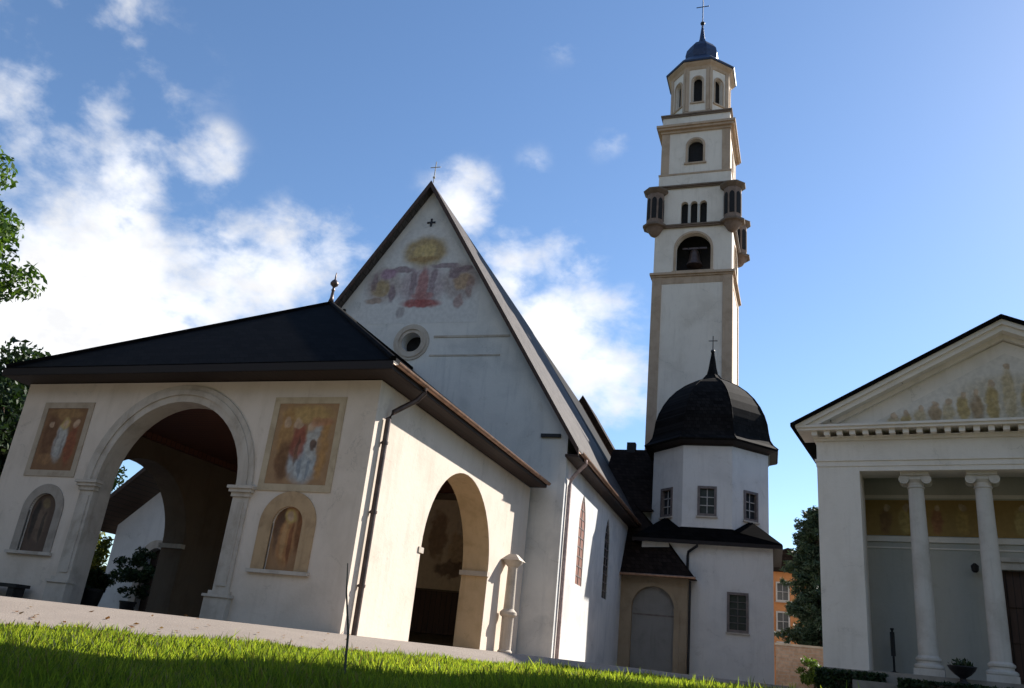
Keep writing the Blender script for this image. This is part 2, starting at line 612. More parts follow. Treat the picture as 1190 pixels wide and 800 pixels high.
    def _obj(s, name, mat, parent=None, smooth=False, loc=None, auto=None):
        me = bpy.data.meshes.new(name)
        me.from_pydata(s.v, [], s.f)
        bm = bmesh.new()
        bm.from_mesh(me)
        bmesh.ops.recalc_face_normals(bm, faces=bm.faces)
        bm.to_mesh(me)
        bm.free()
        me.materials.append(mat)
        if smooth:
            me.shade_smooth()
            if auto:
                me.set_sharp_from_angle(angle=R(auto))
        o = bpy.data.objects.new(name, me)
        COL.objects.link(o)
        if parent:
            o.parent = parent
        if loc:
            o.location = loc
        return o


def tag(o, label=None, cat=None, group=None, kind=None):
    if label:
        o['label'] = label
    if cat:
        o['category'] = cat
    if group:
        o['group'] = group
    if kind:
        o['kind'] = kind
    return o


def thing(name, label, cat, loc=(0, 0, 0), rotz=0.0, group=None):
    o = bpy.data.objects.new(name, None)
    o.empty_display_size = 0.3
    COL.objects.link(o)
    o.location = loc
    o.rotation_euler = (0, 0, rotz)
    tag(o, label, cat, group)
    return o


FX = lambda u, v, z: (u, v, z)       # plate lying in the x-z plane
SX = lambda u, v, z: (v, u, z)       # plate lying in the y-z plane


def arch_pts(c, r, spring, n=24, a0=0.0, a1=PI):
    return [(c + r * math.cos(a0 + (a1 - a0) * i / n), spring + r * math.sin(a0 + (a1 - a0) * i / n)) for i in range(n + 1)]


def arch_hole(c, r, z0, spring, n=24):
    return [(c + r, z0)] + arch_pts(c, r, spring, n) + [(c - r, z0)]


def lancet(c, w, z0, spring, rise, n=8):
    """pointed opening"""
    pts = [(c + w, z0), (c + w, spring)]
    rad = (w * w + rise * rise) / (2 * w)
    amax = math.asin(min(1, rise / rad))
    for i in range(1, n + 1):
        a = amax * i / n
        pts.append((c + w - rad + rad * math.cos(a), spring + rad * math.sin(a)))
    for i in range(n - 1, -1, -1):
        a = amax * i / n
        pts.append((c - w + rad - rad * math.cos(a), spring + rad * math.sin(a)))
    pts.append((c - w, z0))
    return pts


def arch_ring(b, c, r0, r1, spring, v0, v1, mp, z0=None, n=28):
    """band round an arch, with straight legs to z0"""
    out = arch_pts(c, r1, spring, n)
    inn = arch_pts(c, r0, spring, n)
    if z0 is not None:
        out = [(c + r1, z0)] + out + [(c - r1, z0)]
        inn = [(c + r0, z0)] + inn + [(c - r0, z0)]
    b.plate(out + inn[::-1], v0, v1, mp)


Z0 = 0.13                             # level of the wall bases

# ------------------------------------------------------------------ ground
TH = [-180, -70, -49.2, -34.8, -18.3, -10.5, 0, 8, 20, 45, 180]
RE = [11.5, 12.0, 12.25, 12.2, 14.7, 20.3, 38.0, 25.0, 26.0, 30.0, 11.5]
ZE = [-.27, -.27, -.27, -.20, -.12, -.10, -.09, -.08, -.08, -.08, -.27]
ZN = [-.36, -.36, -.345, -.32, -.24, -.17, -.15, -.14, -.14, -.14, -.36]


def edge_r(t):
    return np.interp(t, TH, RE)


def ground_z(x, y):
    t = np.degrees(np.arctan2(x, y))
    r = np.hypot(x, y)
    re = edge_r(t)
    ze = np.interp(t, TH, ZE)
    zn = np.interp(t, TH, ZN)
    s = np.clip(r / re, 0, 1)
    zi = zn + (ze - zn) * s * s
    k = np.clip((r - re) / 4.5, 0, 1)
    k = k * k * (3 - 2 * k)
    return np.where(r < re, zi, ze + (Z0 - ze) * k)


def sheet(name, rings, mat, dz=0.0):
    ts = np.arange(-180, 180, 2.0)
    vs, fs = [], []
    m = len(ts)
    for fr in rings:
        for t in ts:
            r = fr(t)
            x, y = r * math.sin(R(t)), r * math.cos(R(t))
            vs.append((x, y, float(ground_z(np.array(x), np.array(y))) + dz))
    for a in range(len(rings) - 1):
        for i in range(m):
            j = (i + 1) % m
            fs.append((a * m + i, a * m + j, (a + 1) * m + j, (a + 1) * m + i))
    b = B()
    b.add(vs, fs)
    o = b.obj(name, mat, smooth=True)
    tag(o, kind='structure')
    return o


sheet('lawn', [(lambda t, k=k: max(0.02, k) * float(edge_r(t))) for k in (0, .1, .2, .3, .4, .5, .6, .7, .8, .9, 1.0)], M_SOIL)
sheet('path', [(lambda t, k=k: float(edge_r(t)) + k) for k in (0, .5, 1, 1.5, 2, 2.5, 3, 3.5, 4, 4.5, 6, 10, 20, 40, 60)], M_GRAVEL)
sheet('ground', [(lambda t, k=k: float(edge_r(t)) + k) for k in (60, 120, 300, 800, 2500)], M_SOIL)



def sky_block_hill():
    '''wooded slope added out of view behind the camera to block sky light'''
    m, g = new_mat('sky_block_hillside')
    n = g.noise(g.obj, .09, 8, .7)
    c = g.mix(g.ramp(n.outputs[0], .35, .65), (.012, .022, .01), (.05, .065, .025))
    g.l(c, g.b.inputs['Base Color'])
    g.b.inputs['Roughness'].default_value = 1
    bump(g, n.outputs[0], 1.0, 4)
    r = np.random.default_rng(77)
    vs, fs = [], []
    az = np.linspace(98, 292, 60)
    ds = np.array([45, 70, 100, 140, 180, 220, 260])
    el = np.array([0, .05, .12, .2, .28, .34, .36])
    for i, d in enumerate(ds):
        for a in az:
            fade = min(1, (a - 98) / 25, (292 - a) / 25)
            z = d * el[i] * fade * (.9 + .1 * math.sin(a * .21) + .06 * r.normal()) - .3
            vs.append((d * math.sin(R(a)), d * math.cos(R(a)), z))
    k = len(az)
    for i in range(len(ds) - 1):
        for j in range(k - 1):
            fs.append((i * k + j, i * k + j + 1, (i + 1) * k + j + 1, (i + 1) * k + j))
    b = B()
    b.add(vs, fs)
    tag(b.obj('sky_block_hill', m, smooth=True), kind='structure')


sky_block_hill()  # unseen, added to keep low sky light off the shaded walls

# ------------------------------------------------------------------ PORCH
porch = thing('church_porch', 'white church porch with hipped dark slate roof, round arches and painted panels', 'porch', (-14.71, 16.09, Z0))
ox, oy = -14.71, 16.09
W2 = 5.47                              # half width
H = 5.62


def P_(b, name, mat, **k):
    return b.obj(name, mat, porch, **k)


YB = 27.75 - oy                        # back of the porch
AC, AR, AS = -0.02, 2.12, 2.98         # front arch
b = B()
outer = [(-W2, -0.3), (-AR + AC, -0.3)] + arch_pts(AC, AR, AS)[::-1] + [(AR + AC, -0.3), (W2, -0.3), (W2, H), (-W2, H)]
nichesL, nichesR = -3.66, 3.68
nich = [arch_hole(nichesL, 0.44, 1.18, 2.2), arch_hole(nichesR, 0.40, 1.18, 2.2)]
b.plate(outer, 0, 0.5, FX, nich)
P_(b, 'front_wall', M_WHITE)
for side, xc, ac in ((1, W2, 21.9 - oy), (-1, -W2, 20.3 - oy)):
    b = B()
    r_ = 2.48 if side == 1 else 2.3
    sp = 2.25
    o2 = [(0.5, -0.3), (ac - r_, -0.3)] + arch_pts(ac, r_, sp)[::-1] + [(ac + r_, -0.3), (YB, -0.3), (YB, H), (0.5, H)]
    b.plate(o2, xc - side * 0.85, xc, SX)
    P_(b, 'side_wall', M_WHITE)
    b = B()
    arch_ring(b, ac, r_ - 0.012, r_ + 0.004, sp, xc - side * 0.86, xc - side * 0.012, SX, z0=-0.25)
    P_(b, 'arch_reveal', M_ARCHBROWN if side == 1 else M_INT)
    b = B()
    for e in (-1, 1):
        yy = ac + e * (r_ + 0.02)
        b.box(min(xc, xc - side * 0.87) - 0.03, max(xc, xc - side * 0.87) + 0.03, yy - 0.14, yy + 0.05 if e == 1 else yy + 0.14, sp - 0.1, sp + 0.04)
    P_(b, 'impost', M_STONE)
# stone surround of the front arch: archivolt, piers, imposts, bases
b = B()
arch_ring(b, AC, AR - 0.01, AR + 0.17, AS, -0.05, 0.06, FX)
arch_ring(b, AC, AR + 0.17, AR + 0.30, AS, -0.09, 0.06, FX)
arch_ring(b, AC, AR + 0.30, AR + 0.43, AS, -0.06, 0.06, FX)
P_(b, 'archivolt', M_STONE, smooth=True, auto=30)
b = B()
arch_ring(b, AC, AR - 0.013, AR + 0.004, AS, 0.06, 0.515, FX, z0=-0.2)
P_(b, 'arch_reveal', M_STONE)
for e in (-1, 1):
    b = B()
    x0, x1 = sorted((AC + e * (AR - 0.015), AC + e * (AR + 0.42)))
    b.box(x0, x1, -0.05, 0.06, 0.62, AS - 0.22)
    b.box(x0 + 0.09, x1 - 0.09, -0.075, -0.049, 0.75, AS - 0.35)
    pr = P_(b, 'pier', M_STONE)
    b = B()
    for k, (z0, z1, g) in enumerate(((AS - 0.22, AS - 0.12, 0.04), (AS - 0.12, AS - 0.04, 0.09), (AS - 0.04, AS + 0.03, 0.13))):
        b.box(x0 - g, x1 + g, -0.05 - g, 0.83 + g * .3, z0, z1) if e == 2 else b.box(x0 - g, x1 + g, -0.05 - g, 0.062, z0, z1)
    b.obj('impost', M_STONE, pr)
    b = B()
    b.box(x0 - 0.10, x1 + 0.10, -0.16, 0.064, -0.3, 0.5)
    b.box(x0 - 0.14, x1 + 0.14, -0.20, 0.068, 0.5, 0.56)
    b.box(x0 - 0.06, x1 + 0.06, -0.11, 0.066, 0.56, 0.64)
    b.obj('pier_base', M_STONE, pr)

# painted panels
OC, BR, PALE = (0.42, 0.25, 0.10), (0.16, 0.075, 0.035), (0.50, 0.46, 0.40)
SKIN, HALO, DK = (0.50, 0.34, 0.22), (0.52, 0.37, 0.13), (0.10, 0.05, 0.03)
frR = fresco('fresco_right', (0.34, 0.205, 0.105), [(0, .72, .7, .2, (0.46, 0.30, 0.11), .8), (-.5, .2, .2, .7, (0.40, 0.22, 0.08), .8), (-.42, -.4, .24, .5, BR, .85),
      (.1, -.45, .40, .5, (0.40, 0.43, 0.44), .95), (.3, .05, .24, .4, (0.44, 0.43, 0.40), .9), (-.12, .05, .2, .45, (0.28, 0.08, 0.05), .9),
      (.55, -.1, .15, .7, (0.40, 0.21, 0.07), .8), (.18, .42, .12, .13, SKIN, .95), (-.2, .48, .11, .12, SKIN, .9), (.42, .52, .3, .12, (0.40, 0.18, 0.09), .7),
      (.3, -.02, .1, .13, DK, .9), (-.5, .5, .1, .11, SKIN, .85), (-.1, -.2, .05, .35, DK, .7), (.02, -.6, .05, .25, (.24, .27, .3), .8), (.25, -.6, .05, .25, (.24, .27, .3), .8)], .06)
frL = fresco('fresco_left', (0.22, 0.115, 0.055), [(0, .7, .6, .14, (0.34, 0.20, 0.08), .7), (-.4, .1, .22, .6, BR, .9), (.42, -.15, .18, .55, (0.27, 0.085, 0.04), .85),
      (0.03, -.05, .2, .55, (0.46, 0.44, 0.40), .95), (.05, .42, .17, .17, HALO, .9), (.05, .42, .1, .12, SKIN, .95), (-.4, .4, .09, .11, SKIN, .85), (.42, .42, .09, .11, SKIN, .85),
      (-.1, -.1, .04, .4, (.28, .26, .24), .8), (.12, -.2, .04, .35, (.28, .26, .24), .8), (-.3, -.55, .25, .14, (.3, .16, .07), .8)], .06)


def framed(cx, cz, w, h, mat, sk):
    b = B()
    s = 0.16
    b.plate([(cx - w, cz - h), (cx + w, cz - h), (cx + w, cz + h), (cx - w, cz + h)], -0.028, 0.02, FX,
            [[(cx - w + s, cz - h + s), (cx + w - s, cz - h + s), (cx + w - s, cz + h - s), (cx - w + s, cz + h - s)]])
    fr = P_(b, 'painting_frame', sk)
    b = B()
    w -= s + 0.003
    h -= s + 0.003
    b.box(-w, w, -0.014, 0.02, -h, h)
    p = b.obj('painting', mat, fr, loc=(cx, 0, cz))
    return fr


M_PFR = plaster('painting_border', (0.50, 0.40, 0.27), (0.6, 0.55, 0.5), 0.6, scale=2)
M_PFRL = plaster('painting_border_left', (0.44, 0.36, 0.27), (0.6, 0.55, 0.5), 0.6, scale=2)
framed(3.66, 4.07, 0.98, 1.13, frR, M_PFR)
framed(-3.80, 4.08, 0.86, 1.0, frL, M_PFRL)

nR = fresco('niche_right', (0.33, 0.185, 0.09), [(-.25, .1, .12, .7, DK, .85), (.28, .1, .1, .7, (.20, .08, .03), .85), (0, -.35, .2, .55, (0.40, 0.19, 0.07), .95), (-.06, -.3, .06, .5, (.48, .28, .12), .8),
      (0, .2, .16, .16, HALO, .9), (0, .2, .09, .11, SKIN, .95), (.1, -.4, .05, .45, (.2, .07, .03), .8)], .04)
nL = fresco('niche_left', (0.105, 0.07, 0.05), [(0, -.3, .17, .5, (0.16, 0.11, 0.075), .9), (0, .2, .13, .13, (.2, .14, .07), .9), (-.25, -.2, .1, .5, (0.03, 0.025, 0.02), .9), (.06, -.4, .05, .4, (.05, .04, .03), .8)], .04)
M_NBR = plaster('niche_surround', (0.47, 0.32, 0.18), (0.5, 0.45, 0.4), 0.6, scale=2.5)
M_NBL = plaster('niche_surround_grey', (0.36, 0.31, 0.26), (0.5, 0.5, 0.48), 0.6, scale=2.5)
for cx, r_, mat, sur, r1 in ((nichesL, 0.44, nL, M_NBL, 0.68), (nichesR, 0.40, nR, M_NBR, 0.74)):
    b = B()
    arch_ring(b, cx, r_, r1, 2.2, -0.03, 0.03, FX, z0=1.18)
    ns = P_(b, 'niche_surround', sur)
    b = B()
    w = r_ + 0.03
    b.plate(arch_hole(0, w, -1.0, 0.02), 0.07, 0.3, FX)
    b.obj('niche_painting', mat, ns, loc=(cx, 0, 2.18))
    b = B()
    b.box(cx - r1 - .06, cx + r1 + .06, -0.10, 0.23, 1.10, 1.178)
    b.obj('niche_sill', M_STONE, ns)

# roof: hipped at the front, ridge running back into the gable
EV, EH = 6.05, 5.70                    # eave half width, eave height (local)
YE = -0.66
PK = (0.0, 5.35, 10.07)


EVL = 5.76


def hip(b, dz0, dz1, shrink=0.0):
    e = EV - shrink
    f = EVL - shrink
    ye = YE + shrink
    pts = [(-f, ye, EH), (e, ye, EH), (e, YB, EH), (0, YB, PK[2]), (-f, YB, EH), PK]
    for fl in ((0, 1, 5), (1, 2, 3, 5), (0, 5, 3, 4)):
        lo = [(pts[i][0], pts[i][1], pts[i][2] + dz0) for i in fl]
        hi = [(pts[i][0], pts[i][1], pts[i][2] + dz1) for i in fl]
        b.hexa(lo, hi)


b = B()
hip(b, 0.05, 0.18)
rf = P_(b, 'roof', M_SLATE)
b = B()
hip(b, -0.02, 0.045, 0.03)
P_(b, 'roof_boarding', M_WOOD)
b = B()
for t in (0.0,):                        # fascia boards
    b.box(-EVL, EV, YE - 0.03, YE + 0.001, EH - 0.05, EH + 0.14)
    b.box(EV - 0.001, EV + 0.03, YE - 0.03, YB - .05, EH - 0.05, EH + 0.14)
    b.box(-EVL - 0.03, -EVL + 0.001, YE - 0.03, YB - .05, EH - 0.05, EH + 0.14)
P_(b, 'fascia', M_WOODX)
b = B()                                 # flat boarded soffit under the eaves
for sx in (1, -1):
    x0, x1 = sorted((sx * (W2 + .003), sx * ((EV if sx > 0 else EVL) - .002)))
    b.box(x0, x1, YE + .002, YB - .05, EH - .06, EH - .022)
b.box(-W2 - .002, W2 + .002, YE + .002, -.004, EH - .06, EH - .022)
P_(b, 'eave_soffit', M_WOOD)
b = B()                                 # ceiling of dark boards with beams
b.box(-W2 + .88, W2 - .88, 0.51, YB - 0.12, 5.30, 5.36)
b.box(-W2 + .88, -W2 + 1.06, 0.51, YB - 0.12, 5.12, 5.299)
b.box(W2 - 1.06, W2 - .88, 0.51, YB - 0.12, 5.12, 5.299)
P_(b, 'ceiling', M_CEIL)
b = B()                                 # ridge roll and hip rolls
b.tube([(0, 5.35, 10.27), (0, YB, 10.27)], 0.09, 8)
b.tube([(0, 5.35, 10.27), (EV, YE, EH + .2)], 0.07, 8)
b.tube([(0, 5.35, 10.27), (-EVL, YE, EH + .2)], 0.07, 8)
b.obj('ridge_roll', M_SLATE, rf)
b = B()
b.lathe([(.10, 10.3), (.06, 10.45), (.045, 10.7), (.07, 10.74), (.045, 10.78), (.04, 10.85), (.13, 10.93), (.14, 11.0), (.09, 11.08), (.03, 11.14), (.02, 11.35), (.005, 11.4)], 0, 5.35, 12)
b.obj('finial', M_PIPE, rf, smooth=True)
b = B()                                 # gutter and downpipe
gx, gz = EV + 0.10, EH + 0.11
pr = [(gx + 0.085 * math.cos(a), gz + 0.085 * math.sin(a)) for a in [PI + PI * i / 8 for i in range(9)]]
pr += [(gx + 0.075 * math.cos(a), gz + 0.075 * math.sin(a)) for a in [2 * PI - PI * i / 8 for i in range(9)]]
b.plate(pr, YE, YB - 0.05, lambda u, v, z: (u, v, z))
P_(b, 'gutter', M_GUTTER, smooth=True, auto=40)
b = B()
px, py = W2 + 0.10, 0.42
b.tube([(gx, 0.95, gz - 0.08), (gx, 0.94, gz - 0.2), (gx - 0.15, 0.85, gz - 0.42), (px + 0.06, 0.5, gz - 0.82), (px, py, gz - 1.0), (px, py, gz - 1.3), (px, py, -0.1)], 0.065, 10)
for z in (1.0, 2.6, 4.2):
    b.tube([(px, py, z), (px, py, z + 0.06)], 0.085, 10)
    b.box(px - .12, px, py - .02, py + .02, z + .01, z + .05)
P_(b, 'downpipe', M_PIPE, smooth=True, auto=40)
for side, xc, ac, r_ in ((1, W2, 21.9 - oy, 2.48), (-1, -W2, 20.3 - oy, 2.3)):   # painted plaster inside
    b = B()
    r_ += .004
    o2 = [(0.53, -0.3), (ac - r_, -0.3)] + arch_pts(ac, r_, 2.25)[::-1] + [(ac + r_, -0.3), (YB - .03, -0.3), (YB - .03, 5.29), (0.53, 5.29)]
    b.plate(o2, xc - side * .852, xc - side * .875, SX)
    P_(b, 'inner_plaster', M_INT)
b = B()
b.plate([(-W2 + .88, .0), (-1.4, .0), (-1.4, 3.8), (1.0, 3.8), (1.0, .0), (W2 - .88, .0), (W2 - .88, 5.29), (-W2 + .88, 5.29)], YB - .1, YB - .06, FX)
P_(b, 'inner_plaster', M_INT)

# ------------------------------------------------------------------ NAVE
TN = R(2.2)
nave = thing('church_nave', 'tall steep gabled church nave with faded painting and round window above the porch', 'church', (-14.95, 27.8, Z0), TN)
NH, NA, SL = 6.87, 18.50, 1.577
EW = NA - SL * NH                       # eave wall height
L = 31.0


def N_(b, name, mat, **k):
    return b.obj(name, mat, nave, **k)


b = B()
outer = [(-NH, -0.4), (-1.0, -0.4), (-1.0, 2.9), (1.0, 2.9), (1.0, -0.4), (NH, -0.4), (NH, EW), (0, NA), (-NH, EW)]
OCZ = 11.42
b.plate(outer, 0, 0.9, FX, [[(0.04 + 0.42 * math.cos(a), OCZ + 0.42 * math.sin(a)) for a in [2 * PI * i / 24 for i in range(24)]]])
N_(b, 'gable_wall', M_NAVE)
b = B()
lw = [(3.35, 0.58, 2.75, 4.9, 1.3), (8.75, 0.6, 2.75, 5.0, 1.25), (14.5, .45, 2.75, 5.0, 1.25)]
for sx in (1, -1):
    holes = [lancet(c, w, z0, sp, rise) for (c, w, z0, sp, rise) in lw]
    b = B()
    b.plate([(0.9, -0.4), (L, -0.4), (L, EW - .05), (0.9, EW - .05)], sx * NH, sx * (NH - 0.9), SX, holes)
    N_(b, 'side_wall', M_NAVE)
b = B()
b.plate([(-NH + .9, -0.4), (NH - .9, -0.4), (NH - .9, EW), (0, NA - .5), (-NH + .9, EW)], L - .9, L - .01, FX)
N_(b, 'rear_wall', M_NAVE)
for i, (c, w, z0, sp, rise) in enumerate(lw):
    b = B()
    b.plate(lancet(c, w + .02, z0 - .02, sp, rise + .02), NH - 0.06, NH - 0.03, SX)
    win = N_(b, 'lancet_window', M_REDWOOD if i == 0 else M_GLASS)
    b = B()
    for k in range(9):
        z = z0 + 0.3 + k * 0.36
        b.box(NH - 0.03, NH - 0.012, c - w + .02, c + w - .02, z, z + .035)
    b.box(NH - 0.028, NH - 0.008, c - 0.03, c + 0.02, z0, sp + rise - .1)
    b.obj('window_grid', M_FRAME, win)
# roof
TK = 0.14
OV = 0.5
b = B()
for sx in (1, -1):
    xe = NH + OV
    ze = NA - SL * xe
    sec = [(0, NA + .02), (xe * sx, ze + .02), (xe * sx, ze + .02 + TK * 1.4), (0, NA + .02 + TK * 1.85)]
    b.plate(sec, -0.38, 16.4, FX)
nr = N_(b, 'roof', M_NROOF)
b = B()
for sx in (1, -1):                      # rear stretch in darker slate, its colour standing in for the tower's shadow
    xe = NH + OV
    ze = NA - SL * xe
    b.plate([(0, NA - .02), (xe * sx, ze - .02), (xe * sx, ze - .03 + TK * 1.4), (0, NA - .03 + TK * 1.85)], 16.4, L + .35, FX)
N_(b, 'rear_roof_shade', M_SLATE)
b = B()
for sx in (1, -1):
    xe = 5.2
    b.plate([(0, NA + .6), (xe * sx, NA + .6 - SL * xe), (xe * sx, NA + 1.0 - SL * xe), (0, NA + 1.1)], L + .45, L + 6, FX)
b.plate([(-4.9, 0), (4.9, 0), (4.9, NA + .6 - SL * 4.9), (0, NA + .6), (-4.9, NA + .6 - SL * 4.9)], L + .47, L + 5.6, FX)
N_(b, 'apse_roof', M_SACR)
b = B()
for sx in (1, -1):                      # bargeboards on the front and rear verge
    xe = NH + OV + .02
    ze = NA - SL * xe
    for y in (-0.43, L + .352):
        b.plate([(0, NA + .0), (xe * sx, ze + .0), (xe * sx, ze + .05 + TK * 1.45), (0, NA + .05 + TK * 1.9)], y, y + 0.045, FX)
b.obj('bargeboard', M_DARKWOOD, nr)
b = B()
for sx in (1, -1):                      # boarded soffit
    xe = NH + OV
    x0, x1 = sorted((sx * (NH + .004), sx * xe))
    ze = NA - SL * xe
    b.box(x0, x1, -0.3, L, ze - 0.06, ze + 0.03)
b.obj('eave_soffit', M_WOOD, nr)
gx = NH + OV + 0.09
gz = NA - SL * (NH + OV) + 0.12
b = B()
pr = [(gx + 0.09 * math.cos(a), gz + 0.09 * math.sin(a)) for a in [PI + PI * i / 8 for i in range(9)]]
pr += [(gx + 0.08 * math.cos(a), gz + 0.08 * math.sin(a)) for a in [2 * PI - PI * i / 8 for i in range(9)]]
b.plate(pr, -0.3, L, FX)
N_(b, 'gutter', M_GUTTER, smooth=True, auto=40)
b = B()
b.tube([(gx, 0.55, gz - 0.09), (gx, 0.55, gz - .25), (gx - .3, 0.5, gz - .6), (NH + .12, 0.45, gz - .85), (NH + .09, 0.42, gz - 1.1), (NH + .09, 0.42, -.1)], 0.07, 10)
N_(b, 'downpipe', M_PIPE2, smooth=True, auto=40)
b = B()
for r0, r1, v in ((.42, .56, -.03), (.56, .66, -.07), (.66, .78, -.04)):
    ring = [(0.04 + r1 * math.cos(2 * PI * i / 32), OCZ + r1 * math.sin(2 * PI * i / 32)) for i in range(32)]
    hole = [(0.04 + r0 * math.cos(2 * PI * i / 32), OCZ + r0 * math.sin(2 * PI * i / 32)) for i in range(32)]
    b.plate(ring, v, 0.05, FX, [hole])
oc = N_(b, 'round_window', M_STONE)
b = B()
b.lathe([(0.45, 0.0), (0.45, 0.02)], 0, 0, 24)
o = b.obj('window_pane', M_DARK, oc)
o.location = (0.04, 0.5, OCZ)
o.rotation_euler = (R(90), 0, 0)
# faded painting on the gable
WALL = (0.62, 0.615, 0.60)
GOLD, ROSE, MAUVE, RED = (0.38, 0.27, 0.11), (0.40, 0.19, 0.18), (0.25, 0.18, 0.20), (0.36, 0.09, 0.08)
gp = fresco('gable_painting', WALL, [
    (.12, .0, 1.1, .9, (0.44, 0.36, 0.37), .85), (-1.65, .1, .8, .8, (0.40, 0.33, 0.30), .8), (1.85, .15, .8, .85, (0.38, 0.31, 0.29), .8),
    (0.05, 1.6, 1.0, .72, GOLD, .9), (0.05, 1.62, .5, .36, (0.56, 0.43, 0.2), .85), (.05, 1.25, .7, .12, (.34, .22, .1), .7),
    (-.95, .78, .62, .13, MAUVE, .8), (1.05, .9, .65, .13, MAUVE, .8),
    (-.3, .2, .16, .6, MAUVE, .7), (.6, .2, .16, .6, MAUVE, .7),
    (.15, .0, .26, .85, ROSE, .85), (.2, -.8, .85, .2, RED, .9), (.2, -.45, .5, .2, ROSE, .8),
    (-1.75, -.05, .42, .42, GOLD, .75), (-1.5, .6, .38, .26, (0.38, 0.24, 0.33), .8), (-2.0, -.65, .4, .16, (0.36, 0.26, 0.2), .8), (-1.2, -.3, .16, .4, MAUVE, .8), (-2.1, .25, .14, .45, MAUVE, .7),
    (1.95, .15, .42, .42, (0.46, .31, .18), .8), (1.5, .55, .26, .3, MAUVE, .8), (2.25, -.1, .18, .5, (0.34, .24, .22), .8), (1.85, -.75, .2, .3, (0.38, 0.26, 0.24), .8), (1.95, .72, .35, .14, MAUVE, .8),
    (-.68, -1.2, .2, .28, (0.32, 0.28, 0.28), .7)], .07, .22, WALL, 2.2)
b = B()
pw = lambda z: (NA - z) / SL - 0.35
b.plate([(-2.55, -1.7), (2.75, -1.7), (2.75, 0.2), (pw(16.7), 2.75), (-pw(16.7), 2.75), (-2.55, .35)], -0.006, 0.02, FX)
N_(b, 'gable_painting', gp, loc=(0, 0, 13.95))


def iron_cross(b, x, z, r, v0, v1):
    k = r * .22
    b.plate([(x - k, z - r), (x + k, z - r), (x + k, z - k), (x + r, z - k), (x + r, z + k), (x + k, z + k), (x + k, z + r), (x - k, z + r), (x - k, z + k), (x - r, z + k), (x - r, z - k), (x - k, z - k)], v0, v1, FX)


b = B()
iron_cross(b, 0.11, 16.95, 0.19, -0.03, 0.02)
N_(b, 'wall_anchor', M_IRON)
b = B()
b.box(5.85, 6.6, -0.10, 0.03, 7.58, 7.70)
N_(b, 'wall_bracket', M_IRON)
b = B()
b.box(1.0, 4.2, -0.025, 0.02, 11.60, 11.69)
b.box(0.9, 3.9, -0.018, 0.02, 10.80, 10.87)
N_(b, 'string_course', M_STONE)
b = B()
b.lathe([(.09, -.03), (.09, .02)], 0, 0, 12)
o = N_(b, 'vent_hole', M_DARK)
o.location = (-3.3, 0, 12.9)
o.rotation_euler = (R(90), 0, 0)
b = B()                                 # cross on the apex
z = NA + .5
b.tube([(0, -.2, z - .15), (0, -.2, z + .9)], .022, 8)
b.tube([(-.24, -.2, z + .62), (.24, -.2, z + .62)], .02, 8)
b.sphere((0, -.2, z + .1), .06)
N_(b, 'apex_cross', M_COLUMN)
# west portal and wall paintings inside the porch
b = B()
b.box(-1.35, -.98, -.12, .03, -.1, 3.3)
b.box(.98, 1.35, -.12, .03, -.1, 3.3)
b.box(-1.35, 1.35, -.14, .03, 3.301, 3.62)
b.box(-1.5, 1.5, -.22, .03, 3.621, 3.76)
po = N_(b, 'portal', M_STONE)
b = B()
b.box(-.98, -.01, .35, .43, -.1, 3.0)
b.box(.01, .98, .35, .43, -.1, 3.0)
for x in (-.75, .25):
    for z in (.25, 1.2, 2.1):
        b.box(x, x + .5, .31, .35, z, z + .7)
b.obj('door', M_DARKWOOD, po)
ip = fresco('interior_fresco', (0.52, 0.42, 0.30), [(-.6, .3, .35, .9, (0.24, .15, .09), .8), (.3, -.1, .4, .8, (0.42, .30, .18), .8), (.35, .6, .3, .3, (.5, .42, .32), .7),
                                             (.1, -.9, .7, .3, (0.12, .07, .05), .8), (.9, .2, .2, 1.0, (0.2, .11, .07), .7)], .15)
for x0, x1 in ((1.65, 4.4), (-4.4, -1.65)):
    b = B()
    w = (x1 - x0) / 2
    b.box(-w, w, -.012, .02, -1.6, 1.55)
    N_(b, 'wall_painting', ip, loc=((x0 + x1) / 2, -.3 if x0 > 0 else -.08, 3.5))

# ------------------------------------------------------------------ BELL TOWER
tower = thing('bell_tower', 'tall white and ochre bell tower with small blue dome, corner turrets and cross', 'tower', (-6.56, 48.5, Z0))
TC = 2.56                               # half side, front face at y=0


def T_(b, name, mat, **k):
    return b.obj(name, mat, tower, **k)


ZT = lambda z: z * 48.5 / 49 - Z0       # heights measured on the front face


def sq(b, h, z0, z1, top=None):
    """square course of half width h about the tower axis"""
    t = h if top is None else top
    b.hexa([(-h, TC - h, z0), (h, TC - h, z0), (h, TC + h, z0), (-h, TC + h, z0)],
           [(-t, TC - t, z1), (t, TC - t, z1), (t, TC + t, z1), (-t, TC + t, z1)])


def faces4(b, fn):
    """run fn(local builder) and copy the result round the four faces"""
    for k in range(4):
        t = B()
        fn(t, k % 2)
        a = k * PI / 2
        c, s_ = math.cos(a), math.sin(a)
        b.add([(x * c - (y - TC) * s_, x * s_ + (y - TC) * c + TC, z) for x, y, z in t.v], t.f)


b = B()
sq(b, TC - .06, -0.4, ZT(24.7))
T_(b, 'shaft', M_TOWER)
b = B()


def quoins(t, k):
    for sx in (-1, 1):
        x0, x1 = sorted((sx * (TC - .62), sx * (TC - .002)))
        t.box(x0, x1, 0, .2, 0, ZT(24.5))
    t.box(-TC + .62, TC - .62, 0.03, .2, ZT(24.0), ZT(24.5))


faces4(b, quoins)
T_(b, 'corner_pilaster', M_TRIM)
b = B()
sq(b, TC + .05, ZT(24.5), ZT(24.62))
sq(b, TC + .16, ZT(24.62), ZT(24.78))
T_(b, 'string_course', M_TRIM)
# belfry with big round arch
z0, z1 = ZT(24.78), ZT(28.15)
b = B()
spr = ZT(26.55)


